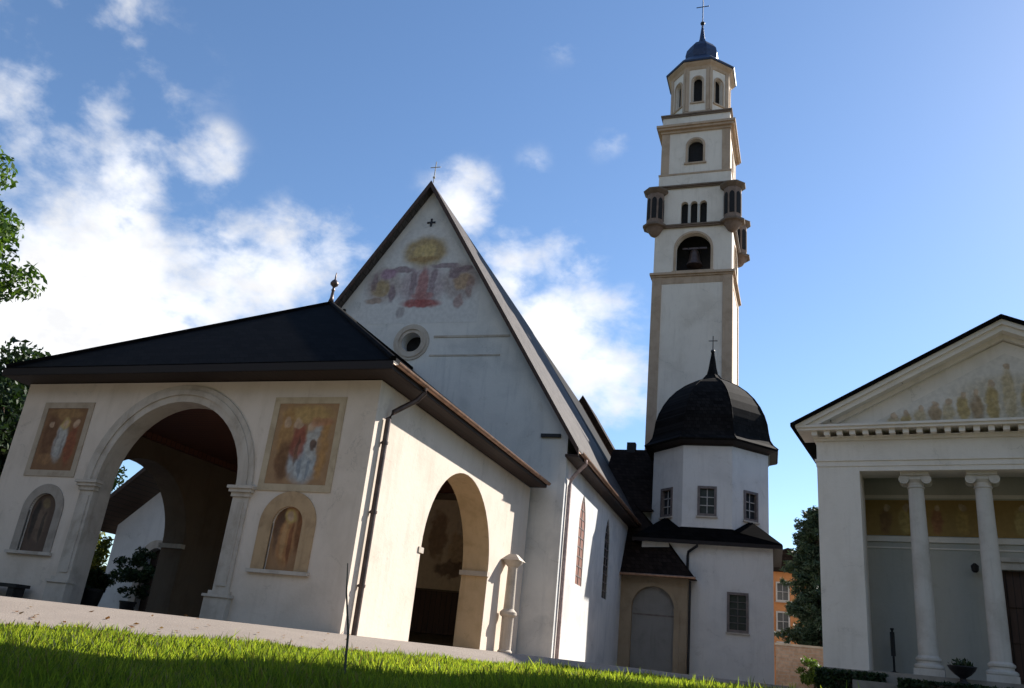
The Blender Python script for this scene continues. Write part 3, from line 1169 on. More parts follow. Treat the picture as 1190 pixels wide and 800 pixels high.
def belf(t, k):
    h = TC - .05 - .401 * k
    t.plate([(-h, z0), (h, z0), (h, z1), (-h, z1)], .05, .45, FX, [arch_hole(0.05, 1.12, z0 + .12, spr)])


faces4(b, belf)
T_(b, 'belfry_wall', M_TOWER)
b = B()
faces4(b, lambda t, k: (arch_ring(t, .05, 1.12, 1.27, spr, .0, .08, FX, z0=z0 + .12), t.box(-1.3, 1.4, -.06, .2, z0 + .005, z0 + .115)))
T_(b, 'belfry_arch', M_TRIM)
b = B()
sq(b, TC - 1.3, z0 + .05, z1 - .1)  # solid dark core, its colour standing in for the shade inside
sq(b, TC - .5, z0, z0 + .05)
sq(b, TC - .5, z1 - .1, z1 - .01)
for x in (-.35, .35):
    b.box(x - .04, x + .04, TC - 1.9, TC + 1.9, spr + .3, spr + .42)
T_(b, 'belfry_floor_dark_core', M_DARK)
b = B()
b.lathe([(.52, spr - .95), (.50, spr - .85), (.39, spr - .6), (.32, spr - .2), (.28, spr + .05), (.17, spr + .2), (.03, spr + .25)], 0.05, .72, 24)
b.box(-.75, .85, .66, .78, spr + .26, spr + .38)
T_(b, 'bell', M_PIPE, smooth=True, auto=40)
# loggia storey
b = B()
sq(b, TC + .1, ZT(28.15), ZT(28.26))
sq(b, TC + .16, ZT(28.26), ZT(28.36))
T_(b, 'loggia_cornice', M_LEDGE)
z0, z1 = ZT(28.4), ZT(31.25)
b = B()


def logg(t, k):
    h = TC - .08 - .321 * k
    hs = [arch_hole(x + .02, .235, ZT(28.5), ZT(29.95), 10) for x in (-.62, 0, .62)]
    t.plate([(-h, z0), (h, z0), (h, z1), (-h, z1)], .08, .4, FX, hs)


faces4(b, logg)
T_(b, 'loggia_wall', M_TOWER)
b = B()
sq(b, TC - .42, z0, z1)
T_(b, 'loggia_core', M_DARK)
b = B()
faces4(b, lambda t, k: [t.lathe([(.085, ZT(28.5)), (.06, ZT(28.6)), (.055, ZT(29.75)), (.09, ZT(29.9))], x + .02, .10, 10) for x in (-.31, .31)])
T_(b, 'loggia_column', M_COLUMN)
b = B()
sq(b, TC + .05, ZT(31.25), ZT(31.34))
sq(b, TC + .14, ZT(31.34), ZT(31.44))
T_(b, 'loggia_eave', M_LEDGE)
# corner turrets
for sx in (-1, 1):
    for sy in (0, 1):
        cx, cy = sx * (TC - .02), .02 if sy == 0 else 2 * TC - .02
        b = B()
        b.lathe([(.60, ZT(28.3)), (.55, ZT(28.42)), (.55, ZT(30.75)), (.55, ZT(30.95))], cx, cy, 8, PI / 8, 1 / math.cos(PI / 8))
        tu = T_(b, 'corner_turret', M_TURRET)
        b = B()
        b.lathe([(.08, ZT(27.55)), (.3, ZT(27.7)), (.45, ZT(27.95)), (.63, ZT(28.2)), (.67, ZT(28.298))], cx, cy, 16)
        b.obj('corbel', M_TURRET, tu, smooth=True, auto=40)
        b = B()
        b.lathe([(.58, ZT(30.75)), (.80, ZT(30.95)), (.82, ZT(31.02)), (.5, ZT(31.24)), (.1, ZT(31.3))], cx, cy, 8, PI / 8, 1 / math.cos(PI / 8))
        b.lathe([(.62, ZT(28.16)), (.76, ZT(28.2)), (.76, ZT(28.34)), (.58, ZT(28.4))], cx, cy, 8, PI / 8, 1 / math.cos(PI / 8))
        b.obj('turret_roof', M_LEDGE, tu)
        b = B()
        for k in range(8):
            a = k * PI / 4
            c, s_ = math.cos(a), math.sin(a)
            t = B()
            t.plate(lancet(0, .16, ZT(28.75), ZT(30.15), .25, 4), .53, .568, lambda u, v, z: (v, u, z))
            b.add([(x * c - y * s_ + cx, x * s_ + y * c + cy, z) for x, y, z in t.v], t.f)
        b.obj('turret_window', M_DARK, tu)
# upper storey
UH = TC - .22
z0, z1 = ZT(31.46), ZT(35.95)


def up(t, k):
    h = UH - .04 - .361 * k
    t.plate([(-h, z0), (h, z0), (h, z1), (-h, z1)], TC - UH + .04, TC - UH + .4, FX, [arch_hole(0, .52, ZT(33.4), ZT(34.8))])


b = B()
faces4(b, up)
T_(b, 'upper_wall', M_TOWER)
b = B()
sq(b, UH - .42, z0, z1)
T_(b, 'upper_core', M_DARK)
b = B()


def uptrim(t, k):
    y = TC - UH
    for sx in (-1, 1):
        x0, x1 = sorted((sx * (UH - .55), sx * (UH - .002)))
        t.box(x0, x1, y, y + .2, ZT(32.5), z1 - .001)
    arch_ring(t, 0, .52, .66, ZT(34.8), y + .005, y + .06, FX, z0=ZT(33.4))
    t.box(-.75, .75, y - .05, y + .1, ZT(33.27), ZT(33.398))


faces4(b, uptrim)
T_(b, 'upper_pilaster', M_TRIM)
b = B()
sq(b, UH + .08, z0, ZT(32.4))
T_(b, 'upper_plinth', M_TOWER)
b = B()
sq(b, UH + .12, ZT(32.4), ZT(32.52))
sq(b, UH + .08, ZT(35.95), ZT(36.15))
sq(b, UH + .26, ZT(36.15), ZT(36.32))
sq(b, UH + .36, ZT(36.32), ZT(36.5))
T_(b, 'upper_cornice', M_TRIM)
b = B()
sq(b, UH - .02, ZT(36.5), ZT(37.4))
T_(b, 'attic', M_TOWER)
b = B()
sq(b, UH + .06, ZT(37.3), ZT(37.42))
sq(b, UH + .12, ZT(37.42), ZT(37.52))
T_(b, 'attic_cornice', M_LEDGE)
# octagonal lantern
OA = 2.02
KO = 1 / math.cos(PI / 8)


def faces8(b, fn, cx, cy, n=8, a0=0):
    t = B()
    fn(t)
    for k in range(n):
        a = a0 + k * PI / 4
        c, s_ = math.cos(a), math.sin(a)
        b.add([(x * c - y * s_ + cx, x * s_ + y * c + cy, z) for x, y, z in t.v], t.f)


z0, z1 = ZT(37.55), ZT(41.9)
hw = OA * math.tan(PI / 8)
b = B()
faces8(b, lambda t: t.plate([(-hw, z0), (hw, z0), (hw, z1), (-hw, z1)], -OA, -OA + .3, lambda u, v, z: (u * (1 if v == -OA else (OA - .3) / OA), v, z),
                            [arch_hole(0, .34, ZT(38.7), ZT(40.6), 12)]), 0, TC)
T_(b, 'lantern_wall', M_TOWER)
b = B()
b.lathe([(OA - .4, z0), (OA - .4, z1)], 0, TC, 8, PI / 8, KO)
T_(b, 'lantern_core', M_DARK)
b = B()


def lant(t):
    arch_ring(t, 0, .34, .44, ZT(40.6), -OA - .05, -OA + .02, FX, z0=ZT(38.7), n=12)
    t.box(-.5, .5, -OA - .08, -OA + .05, ZT(38.58), ZT(38.698))
    for sx in (-1, 1):
        x0, x1 = sorted((sx * (hw - .24), sx * (hw - .002)))
        t.box(x0, x1, -OA - .06, -OA + .05, z0 + .4, z1)


faces8(b, lant, 0, TC)
T_(b, 'lantern_pilaster', M_TRIM)
b = B()
b.lathe([(OA + .1, z0), (OA + .1, z0 + .3), (OA + .03, z0 + .38)], 0, TC, 8, PI / 8, KO)
b.lathe([(OA + .04, ZT(41.6)), (OA + .12, ZT(41.8)), (OA + .32, ZT(42.0)), (OA + .36, ZT(42.12))], 0, TC, 8, PI / 8, KO)
T_(b, 'lantern_cornice', M_TRIM)
b = B()
b.lathe([(OA + .42, ZT(42.1)), (OA + .46, ZT(42.22)), (1.9, ZT(42.9)), (1.3, ZT(43.5)), (1.12, ZT(43.75)), (1.14, ZT(43.85)), (1.17, ZT(44.3)), (1.08, ZT(44.8)), (.85, ZT(45.2)),
         (.5, ZT(45.55)), (.3, ZT(45.75)), (.2, ZT(46.1)), (.13, ZT(46.8)), (.07, ZT(47.4)), (.05, ZT(47.6))], 0, TC, 8, PI / 8, KO)
dm = T_(b, 'dome', M_COPPER)
b = B()
z = ZT(47.6)
b.sphere((0, TC, z + .1), .17)
b.tube([(0, TC, z), (0, TC, z + 2.6)], .035, 8)
b.tube([(-.5, TC, z + 1.75), (.5, TC, z + 1.75)], .035, 8)
b.obj('cross', M_IRON, dm)

# ------------------------------------------------------------------ OCTAGONAL CHAPEL
chap = thing('octagonal_chapel', 'white octagonal chapel with black shingled dome on a square lower storey', 'chapel', (-4.77, 44.9, Z0), R(2.5))
CA = 2.95
CF = -3.18                              # front of the square storey
Q = lambda z: z - Z0


def C_(b, name, mat, **k):
    return b.obj(name, mat, chap, **k)


hwc = CA * math.tan(PI / 8)
ww = 3.12
b = B()
b.plate([(-ww, -0.4), (ww, -0.4), (ww, Q(6.25)), (-ww, Q(6.25))], CF, CF + .6, FX, [[(1.06, Q(2.27)), (1.95, Q(2.27)), (1.95, Q(3.98)), (1.06, Q(3.98))]])
b.box(ww - .6, ww, CF + .601, 3.2, -0.4, Q(6.25))
b.box(-ww, -ww + .6, CF + .601, 3.2, -0.4, Q(6.25))
b.box(-ww + .6, ww - .6, 2.6, 3.2, -0.4, Q(6.25))
C_(b, 'lower_wall', M_CHAP)


def grid_window(fn, x0, x1, z0, z1, v, nx, nz, parent, mp, grid=M_GRID, frm=M_FRAME, proud=0.05):
    """glass, frame and glazing bars set in an opening; v is the wall face, the outside is at smaller v"""
    b = B()
    s = 0.07
    b.plate([(x0 - .05, z0 - .05), (x1 + .05, z0 - .05), (x1 + .05, z1 + .05), (x0 - .05, z1 + .05)], v - proud, v + .2, mp,
            [[(x0 + s, z0 + s), (x1 - s, z0 + s), (x1 - s, z1 - s), (x0 + s, z1 - s)]])
    w = b.obj('window', frm, parent)
    b = B()
    b.plate([(x0 + s - .01, z0 + s - .01), (x1 - s + .01, z0 + s - .01), (x1 - s + .01, z1 - s + .01), (x0 + s - .01, z1 - s + .01)], v + .13, v + .16, mp)
    b.obj('pane', M_GLASS, w)
    b = B()
    t = .022
    for i in range(1, nx):
        x = x0 + s + (x1 - x0 - 2 * s) * i / nx
        b.plate([(x - t, z0 + s), (x + t, z0 + s), (x + t, z1 - s), (x - t, z1 - s)], v + .07, v + .10, mp)
    for i in range(1, nz):
        z = z0 + s + (z1 - z0 - 2 * s) * i / nz
        b.plate([(x0 + s, z - t), (x1 - s, z - t), (x1 - s, z + t), (x0 + s, z + t)], v + .071, v + .103, mp)
    b.obj('glazing_grid', grid, w)
    b = B()
    b.plate([(x0 - .1, z0 - .13), (x1 + .1, z0 - .13), (x1 + .1, z0 - .052), (x0 - .1, z0 - .052)], v - .10, v + .1, mp)
    b.obj('sill', M_STONE, w)
    return w


M_WDARK = simple('window_bars_dark', (0.10, 0.085, 0.08), 0.6)
grid_window(None, 1.06, 1.95, Q(2.27), Q(3.98), CF, 2, 5, chap, FX, M_WDARK)
# drum
b = B()
zw0, zw1 = Q(7.66), Q(9.06)
z0, z1 = Q(6.3), Q(11.45)
faces8(b, lambda t: t.plate([(-hwc, z0), (hwc, z0), (hwc, z1), (-hwc, z1)], -CA, -CA + .4, lambda u, v, z: (u * (1 if v == -CA else (CA - .4) / CA), v, z),
                            [[(-.42, zw0), (.42, zw0), (.42, zw1), (-.42, zw1)]]), 0, 0)
C_(b, 'drum_wall', M_CHAP)
for k in (-1, 0, 1):
    a = k * PI / 4
    c, s_ = math.cos(a), math.sin(a)
    grid_window(None, -.42, .42, zw0, zw1, -CA, 2, 3, chap, lambda u, v, z, c=c, s_=s_: (u * c - v * s_, u * s_ + v * c, z))
# roof of the square storey: skirt and corner slopes
b = B()
ev = 3.55
zt, zl = Q(6.95), Q(6.18)
oct_ = [(CA * KO * math.cos(PI / 8 + k * PI / 4), CA * KO * math.sin(PI / 8 + k * PI / 4)) for k in range(8)]
for k in range(4):
    a = k * PI / 2
    c, s_ = math.cos(a), math.sin(a)
    rt = lambda x, y, z: (x * c - y * s_, x * s_ + y * c, z)
    # front strip
    b.hexa([rt(-ev, -ev, zl), rt(ev, -ev, zl), rt(hwc, -CA, zt - .1), rt(-hwc, -CA, zt - .1)],
           [rt(-ev, -ev, zl + .16), rt(ev, -ev, zl + .16), rt(hwc, -CA, zt + .08), rt(-hwc, -CA, zt + .08)])
    # corner: two planes rising to the middle of the diagonal face
    mx = CA / math.sqrt(2)
    ap = (mx, -mx, Q(7.62))
    b.add([rt(ev, -ev, zl + .165), rt(hwc - .05, -CA + .1, zt - .1), rt(CA - .1, -hwc + .05, zt - .1), rt(*ap), rt(hwc + .05, -CA - .12, zt - .02), rt(CA + .12, -hwc - .05, zt - .02)],
          [(0, 3, 4), (0, 5, 3), (4, 3, 1), (5, 2, 3), (0, 4, 1, 2, 5)])
lr = C_(b, 'lower_roof', M_SLATE)
b = B()
sq_ = [(-ev, -ev), (ev, -ev), (ev, ev), (-ev, ev)]
b.plate([(-ev - .02, -ev - .02), (ev + .02, -ev - .02), (ev + .02, ev + .02), (-ev - .02, ev + .02)], zl - .05, zl + .12, lambda u, v, z: (u, z, v),
        [[(-ev + .04, -ev + .04), (ev - .04, -ev + .04), (ev - .04, ev - .04), (-ev + .04, ev - .04)]])
b.plate([(-ev + .041, -ev + .041), (ev - .041, -ev + .041), (ev - .041, ev - .041), (-ev + .041, ev - .041)], zl - .01, zl + .02, lambda u, v, z: (u, z, v),
        [[(-3.0, -3.0), (3.0, -3.0), (3.0, 3.0), (-3.0, 3.0)]])
b.obj('eave_board', M_WOODX, lr)
# dome
b = B()
prof = [(3.42, 11.42), (3.46, 11.50), (3.22, 11.72), (3.06, 12.0), (2.98, 12.4), (2.92, 12.9), (2.78, 13.4), (2.56, 13.9), (2.26, 14.4), (1.88, 14.85), (1.42, 15.25), (.92, 15.57),
        (.52, 15.78), (.32, 16.05), (.22, 16.5), (.15, 17.0), (.07, 17.5)]
b.lathe([(r, Q(z)) for r, z in prof], 0, 0, 8, PI / 8, KO)
dm = C_(b, 'dome', M_DOME)
b = B()
for k in range(8):
    a = PI / 8 + k * PI / 4
    b.tube([(r * KO * math.cos(a), r * KO * math.sin(a), Q(z) + .0) for r, z in prof[1:-3]], .03, 6)
b.obj('dome_rib', M_DOME, dm)
b = B()
b.lathe([(CA + .01, Q(11.2)), (CA + .08, Q(11.3)), (3.38, Q(11.4)), (3.38, Q(11.418))], 0, 0, 8, PI / 8, KO)
b.obj('dome_eave', M_WOODX, dm)
b = B()
b.sphere((0, 0, Q(17.55)), .12)
b.tube([(0, 0, Q(17.5)), (0, 0, Q(18.5))], .03, 8)
b.tube([(-.25, 0, Q(18.2)), (.25, 0, Q(18.2))], .025, 8)
b.obj('cross', M_IRON, dm)
b = B()
x = -.73
b.tube([(x + .35, CF - .42, zl - .02), (x + .33, CF - .40, zl - .15), (x - .1, CF - .15, zl - .42), (x - .12, CF - .1, zl - .6), (x - .12, CF - .1, -.1)], .065, 10)
C_(b, 'downpipe', M_IRON, smooth=True, auto=40)

# ------------------------------------------------------------------ SIDE ANNEX between nave and chapel
ann = thing('church_annex', 'low annex with blocked round arch and dark lean-to roof, tucked between nave and chapel', 'annex', (-7.0, 41.05, Z0))
b = B()
A0, A1 = -1.75, 1.62
AT = Q(4.42)
b.plate([(A0, -.4), (-1.02, -.4)] + arch_pts(0, 1.02, Q(2.95))[::-1] + [(1.02, -.4), (A1, -.4), (A1, AT), (A0, AT)], 0, .45, FX)
b.box(A1 - .4, A1, .451, .66, -.4, AT)
b.obj('front_wall', M_ANNEX, ann)
b = B()
b.plate(arch_hole(0, 1.05, -.4, Q(2.95)), .25, .35, FX)
bd = b.obj('arch_infill', M_BOARD, ann)
b = B()
b.box(-1.0, 1.0, .23, .249, Q(2.62), Q(2.70))
b.obj('infill_rail', M_FRAME, bd)
b = B()
arch_ring(b, 0, 1.02, 1.2, Q(2.95), -.04, .03, FX)
b.box(1.02, 1.62, -.05, .03, AT - .35, AT - .02)
b.box(1.02, 1.28, -.045, .03, -.3, Q(2.9))
b.box(1.0, 1.34, -.08, .03, Q(2.9), Q(3.0))
b.obj('arch_surround', M_ANNEX, ann)
b = B()                                 # lean-to roof with a hip to the right
e0, e1 = -1.9, 2.0
b.add([(e0, -.5, AT + .0), (e1, -.5, AT + .0), (.42, .7, AT + 1.95), (-1.8, 2.5, AT + 4.2), (e0, 2.5, AT + 4.2), (e1, .62, AT),
       (.42, .66, AT), (e0, 2.5, AT)],
      [(0, 1, 2, 3, 4), (1, 5, 2), (0, 7, 6, 5, 1), (2, 5, 6), (2, 6, 7, 3), (3, 7, 4), (0, 4, 7)])
ro = b.obj('roof', M_SACR, ann)
b = B()
b.tube([(e0, -.56, AT + .0), (e1 + .05, -.56, AT + .0)], .07, 8)
b.obj('gutter', M_GUTTER, ann)
b = B()
b.tube([(1.74, -.1, AT - .1), (1.74, -.1, -.1)], .06, 8)
b.obj('downpipe', M_IRON, ann)

sac = thing('sacristy', 'dark brown shingled sacristy roof between nave and bell tower', 'building', (-8.6, 44.0, Z0))
b = B()
b.box(-1.6, 1.2, 0, 4.4, -.4, Q(8.6))
b.obj('wall', M_NAVE, sac)
b = B()
b.add([(-2.2, -.6, Q(8.0)), (1.3, -.6, Q(8.0)), (1.3, 3.4, Q(12.35)), (-2.2, 3.4, Q(12.35)), (1.3, 4.4, Q(8.5)), (-2.2, 4.4, Q(8.5))],
      [(0, 1, 2, 3), (3, 2, 4, 5), (1, 4, 2), (0, 3, 5), (0, 5, 4, 1)])
sr = b.obj('roof', M_SACR, sac)
b = B()
b.box(-1.35, -.85, 3.2, 3.6, Q(11.9), Q(12.75))
b.obj('chimney', M_IRON, sr)

# ------------------------------------------------------------------ TEMPLE-FRONT CHURCH on the right
TA = math.atan2(-0.16133, 0.98690)
tem = thing('temple_church', 'grey temple fronted church with two visible round columns and painted pediment', 'church', (0.4175, 30.0, 0.0), TA)
TW = 12.0                               # facade width, u from 0 to 12
DP = 22.0


def E_(b, name, mat, **k):
    return b.obj(name, mat, tem, **k)


b = B()
b.box(0, 1.36, 0, 1.3, .80, 7.16)
b.box(TW - 1.36, TW, 0, 1.3, .80, 7.16)
E_(b, 'corner_pier', M_TEMPLE)
PB = 2.3                                # portico depth
DC = TW / 2
b = B()
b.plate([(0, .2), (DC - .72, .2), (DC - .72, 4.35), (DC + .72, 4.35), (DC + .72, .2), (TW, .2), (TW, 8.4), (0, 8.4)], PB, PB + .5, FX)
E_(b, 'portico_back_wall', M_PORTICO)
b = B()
b.box(0.03, .5, 1.301, PB - .001, .3, 7.9)
b.box(TW - .5, TW - .03, 1.301, PB - .001, .3, 7.9)
b.box(0.02, .5, PB + .501, DP, .1, 8.5)
b.box(TW - .5, TW - .02, PB + .501, DP, .1, 8.5)
b.box(0.5, TW - .5, DP - .5, DP, .1, 8.5)
E_(b, 'side_wall', M_TEMPLE)
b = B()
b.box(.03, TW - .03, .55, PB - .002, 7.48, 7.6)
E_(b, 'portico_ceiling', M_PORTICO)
fbb = []
for k in range(13):
    u = -5.0 + k * .82 + .12 * math.sin(k * 2.3)
    fbb.append((u, -.12, .2, .46, [(.42, .27, .08), (.22, .12, .05), (.45, .33, .12), (.30, .13, .06)][k % 4], .85))
    fbb.append((u + .05, .36, .1, .12, (.46, .33, .2), .85))
fb = fresco('portico_frieze', (0.30, 0.19, 0.06), fbb, .06, .25)
b = B()
b.box(-5.4, 5.4, -.02, .03, -.62, .62)
E_(b, 'painted_frieze', fb, loc=(DC, PB, 6.02))
b = B()
b.box(.5, TW - .5, PB - .06, PB + .02, 5.18, 5.36)
b.box(.5, TW - .5, PB - .04, PB + .02, 6.7, 6.82)
b.box(.5, TW - .5, PB - .035, PB + .02, 4.95, 5.0)
E_(b, 'wall_moulding', M_TEMPLE)
b = B()
b.box(DC - 1.0, DC - .73, PB - .08, PB + .03, .8, 4.36)
b.box(DC + .73, DC + 1.0, PB - .08, PB + .03, .8, 4.36)
b.box(DC - 1.0, DC + 1.0, PB - .08, PB + .03, 4.361, 4.6)
b.box(DC - 1.12, DC + 1.12, PB - .16, PB + .03, 4.601, 4.74)
df = E_(b, 'door_frame', M_COLUMN)
b = B()
b.box(DC - .72, DC - .01, PB + .2, PB + .28, .7, 4.35)
b.box(DC + .01, DC + .72, PB + .2, PB + .28, .7, 4.35)
for x in (DC - .6, DC + .12):
    for z in (1.0, 2.1, 3.2):
        b.box(x, x + .48, PB + .16, PB + .199, z, z + .95)
b.obj('door', M_DARKWOOD, df)
b = B()
b.tube([(4.54, PB - .28, 4.45), (4.54, PB + .0, 4.45)], .02, 6)
b.lathe([(.05, 4.2), (.1, 4.25), (.12, 4.42), (.04, 4.5)], 4.54, PB - .28, 8)
E_(b, 'wall_lamp', M_IRON)
# columns
for cx in (3.03, 4.99, TW - 4.99, TW - 3.03):
    b = B()
    cy = .55
    b.lathe([(.29, 1.40), (.287, 2.2), (.28, 3.2), (.268, 4.4), (.25, 5.6), (.238, 6.66)], cx, cy, 28, cap=False)
    co = E_(b, 'column', M_COLUMN, smooth=True)
    b = B()
    b.box(cx - .43, cx + .43, cy - .43, cy + .43, .82, 1.02)
    b.lathe([(.40, 1.021), (.43, 1.06), (.43, 1.12), (.39, 1.16), (.33, 1.18), (.33, 1.24), (.37, 1.28), (.37, 1.34), (.32, 1.38), (.292, 1.41)], cx, cy, 28)
    b.obj('column_base', M_COLUMN, co, smooth=True, auto=35)
    b = B()
    b.lathe([(.24, 6.64), (.27, 6.67), (.27, 6.70), (.245, 6.72), (.25, 6.82), (.34, 6.92), (.34, 6.97)], cx, cy, 28)
    for sx in (-1, 1):                  # ionic volutes
        for k in range(2):
            yy = cy + (-.30 if k == 0 else .24)
            t = B()
            t.lathe([(.155, 0), (.155, .06)], 0, 0, 18)
            t.lathe([(.10, -.015), (.10, 0.0)], 0, 0, 18)
            t.lathe([(.045, -.03), (.045, -.015)], 0, 0, 12)
            b.add([(x + cx + sx * .34, z + yy, y + 6.93) for x, y, z in t.v], t.f)
    b.box(cx - .33, cx + .33, cy - .28, cy + .28, 6.94, 7.05)
    b.box(cx - .43, cx + .43, cy - .36, cy + .36, 7.05, 7.155)
    b.obj('capital', M_COLUMN, co)
# entablature
b = B()
b.box(.0, TW, .0, 1.1, 7.16, 7.32)
b.box(-.02, TW + .02, -.03, 1.12, 7.32, 7.50)
b.box(-.06, TW + .06, -.07, 1.12, 7.50, 7.58)
b.box(.0, TW, .0, 1.1, 7.58, 8.22)
E_(b, 'entablature', M_TEMPLE)
b = B()
b.box(-.06, TW + .06, -.06, 1.1, 8.221, 8.32)
b.box(-.12, TW + .12, -.12, 1.1, 8.32, 8.36)
n = 30
for i in range(n):
    x = .0 + (TW) * i / (n - 1)
    b.box(x - .09, x + .09, -.42, -.121, 8.34, 8.50)
b.box(-.55, TW + .55, -.52, 1.1, 8.501, 8.60)
b.box(-.60, TW + .60, -.58, 1.1, 8.60, 8.68)
E_(b, 'cornice', M_TEMPLE)
# pediment
AP = 12.05
b = B()
b.plate([(.3, 8.681), (TW - .3, 8.681), (DC, AP - .55)], .05, .4, FX)
E_(b, 'tympanum', M_TEMPLE)
TG, TB, TL = (0.42, 0.30, 0.11), (0.34, 0.23, 0.12), (0.50, 0.40, 0.24)
tpb = [(0, -.55, 3.6, .3, (0.50, 0.43, 0.31), .7), (0, 0, 1.6, .8, (0.52, 0.45, 0.33), .7)]
for k, (u, h, c) in enumerate([(0, 1.15, TL), (-.5, .8, TG), (-.95, .62, TB), (-1.35, .6, TG), (-1.8, .45, TL), (-2.2, .4, TB), (-2.65, .32, TL), (-3.1, .24, TG), (-3.5, .18, TL),
                               (.5, .8, TG), (.95, .62, TB), (1.35, .6, TG), (1.8, .45, TL), (2.2, .4, TB), (2.65, .32, TL)]):
    tpb.append((u, -.75 + h * .75, .19, h * .8, c, .85))
    tpb.append((u + .03, -.75 + h * 1.6, .1, .11, (.50, .36, .24), .8))
tp = fresco('tympanum_painting', (0.66, 0.62, 0.56), tpb, .06, .3, (.66, .62, .56))
b = B()
b.plate([(-4.35, -.80), (4.35, -.80), (0, 1.55)], -.008, .02, FX)
E_(b, 'pediment_painting', tp, loc=(DC, .05, 9.52))
b = B()
sl = (AP - 8.68) / (DC + .6)
for sx in (-1, 1):
    for (d0, d1, y0) in ((0.0, .17, -.60), (.17, .36, -.5), (.36, .52, -.12)):
        pts = [(DC, AP - d0), (DC, AP - d1), (DC + sx * (DC + .6 - d1 / sl), 8.682), (DC + sx * (DC + .6 - d0 / sl), 8.682)]
        b.plate(pts, y0, .4, FX)
E_(b, 'raking_cornice', M_TEMPLE)
b = B()
for sx in (-1, 1):
    pts = [(DC, AP + .005), (DC + sx * (DC + .75), AP + .005 - sl * (DC + .75)), (DC + sx * (DC + .75), AP + .13 - sl * (DC + .75)), (DC, AP + .14)]
    b.plate(pts, -.70, DP + .4, FX)
tr = E_(b, 'roof', M_SLATE)
b = B()
for x, z in ((.55, 9.12), (2.9, 10.4)):
    b.tube([(x, -.3, z - .3), (x, -.3, z + .35)], .018, 6)
b.obj('lightning_rod', M_IRON, tr)
# terrace and steps
b = B()
b.box(1.36, TW - 1.36, -.25, PB, .30, .815)
b.box(1.2, TW - 1.2, -.75, -.251, .30, .66)
b.box(1.0, TW - 1.0, -1.25, -.751, .0, .48)
b.box(.0, TW, -.02, 2, -.1, .30)
E_(b, 'steps', M_STEP)
b = B()
b.box(-.06, 1.42, -.06, 1.3, .30, .798)
b.box(TW - 1.42, TW + .06, -.06, 1.3, .30, .798)
E_(b, 'plinth', M_STEP)


def tem_pt(u, v, z):
    c, s_ = math.cos(TA), math.sin(TA)
    return (0.4175 + u * c - v * s_, 30.0 + u * s_ + v * c, z)


# planter urn on the steps
ur = thing('planter_urn', 'dark planter urn with low plants on the steps between the two columns', 'planter', tem_pt(3.95, -.5, .66), TA)
b = B()
b.lathe([(.17, 0), (.19, .03), (.09, .09), (.08, .16), (.22, .26), (.34, .38), (.38, .46), (.40, .50), (.34, .49), (.3, .44)], 0, 0, 20)
b.obj('bowl', M_IRON, ur, smooth=True)


def leaf_cloud(centers, n, size, rng, flat=0.75, thick=0.5):
    """leaf faces scattered through the crown volume, thinner towards the middle; returns B"""
    b = B()
    cs = np.array([c[:3] for c in centers], float)
    rs = np.array([c[3] for c in centers], float)
    w = rs ** 2.2
    w /= w.sum()
    idx = rng.choice(len(cs), n, p=w)
    d = rng.normal(size=(n, 3))
    d /= np.linalg.norm(d, axis=1)[:, None]
    rad = rng.random(n) ** thick
    p = cs[idx] + d * (rad * rs[idx])[:, None] * np.array([1, 1, flat])
    a = rng.normal(size=(n, 3))
    a /= np.linalg.norm(a, axis=1)[:, None]
    c = np.cross(a, rng.normal(size=(n, 3)))
    c /= np.linalg.norm(c, axis=1)[:, None]
    s = size * (0.6 + 0.8 * rng.random(n))[:, None]
    nn = np.cross(a, c)
    v = np.stack([p - a * s, p + c * s * .45 + nn * s * .12, p + a * s, p - c * s * .45 + nn * s * .12], 1).reshape(-1, 3)
    f = np.arange(4 * n).reshape(-1, 4)
    b.v = v
    b.f = f
    return b


def mesh_np(name, v, f, mat, parent=None):
    me = bpy.data.meshes.new(name)
    nv, nf, k = len(v), len(f), f.shape[1]
    me.vertices.add(nv)
    me.vertices.foreach_set('co', np.ascontiguousarray(v, dtype=np.float32).ravel())
    me.loops.add(nf * k)
    me.loops.foreach_set('vertex_index', np.ascontiguousarray(f, dtype=np.int32).ravel())
    me.polygons.add(nf)
    me.polygons.foreach_set('loop_start', np.arange(0, nf * k, k, dtype=np.int32))
    me.update(calc_edges=True)
    me.materials.append(mat)
    o = bpy.data.objects.new(name, me)
    COL.objects.link(o)
    if parent:
        o.parent = parent
    return o


rng = np.random.default_rng(5)
lc = leaf_cloud([(0, 0, .5, .3), (.15, .05, .52, .2), (-.15, 0, .5, .22)], 260, .06, rng)
mesh_np('plants', lc.v, lc.f, M_LEAFD, ur)


def tree(name, label, cat, base, trunk_h, r0, crown, n, size, mat, seed, group=None, limbs=True, flat=.75, thick=.5):
    rng = np.random.default_rng(seed)
    t = thing(name, label, cat, base, 0, group)
    b = B()
    pts = [(0, 0, -.4), (.05, .02, trunk_h * .4), (.12, -.05, trunk_h * .75), (.1, .0, trunk_h)]
    b.tube(pts, [r0 * 1.25, r0, r0 * .8, r0 * .5], 10)
    if limbs:
        for c in crown:
            s = Vector((.08, 0, trunk_h * (.5 + .4 * rng.random())))
            e = Vector(c[:3])
            m = s.lerp(e, .5) + Vector((0, 0, .15 * c[3]))
            b.tube([s, m, e], [r0 * .4, r0 * .25, r0 * .08], 6)
    b.obj('trunk', M_BARK, t, smooth=True)
    lc = leaf_cloud(crown, n, size, rng, flat, thick)
    mesh_np('crown', lc.v, lc.f, mat, t)
    return t


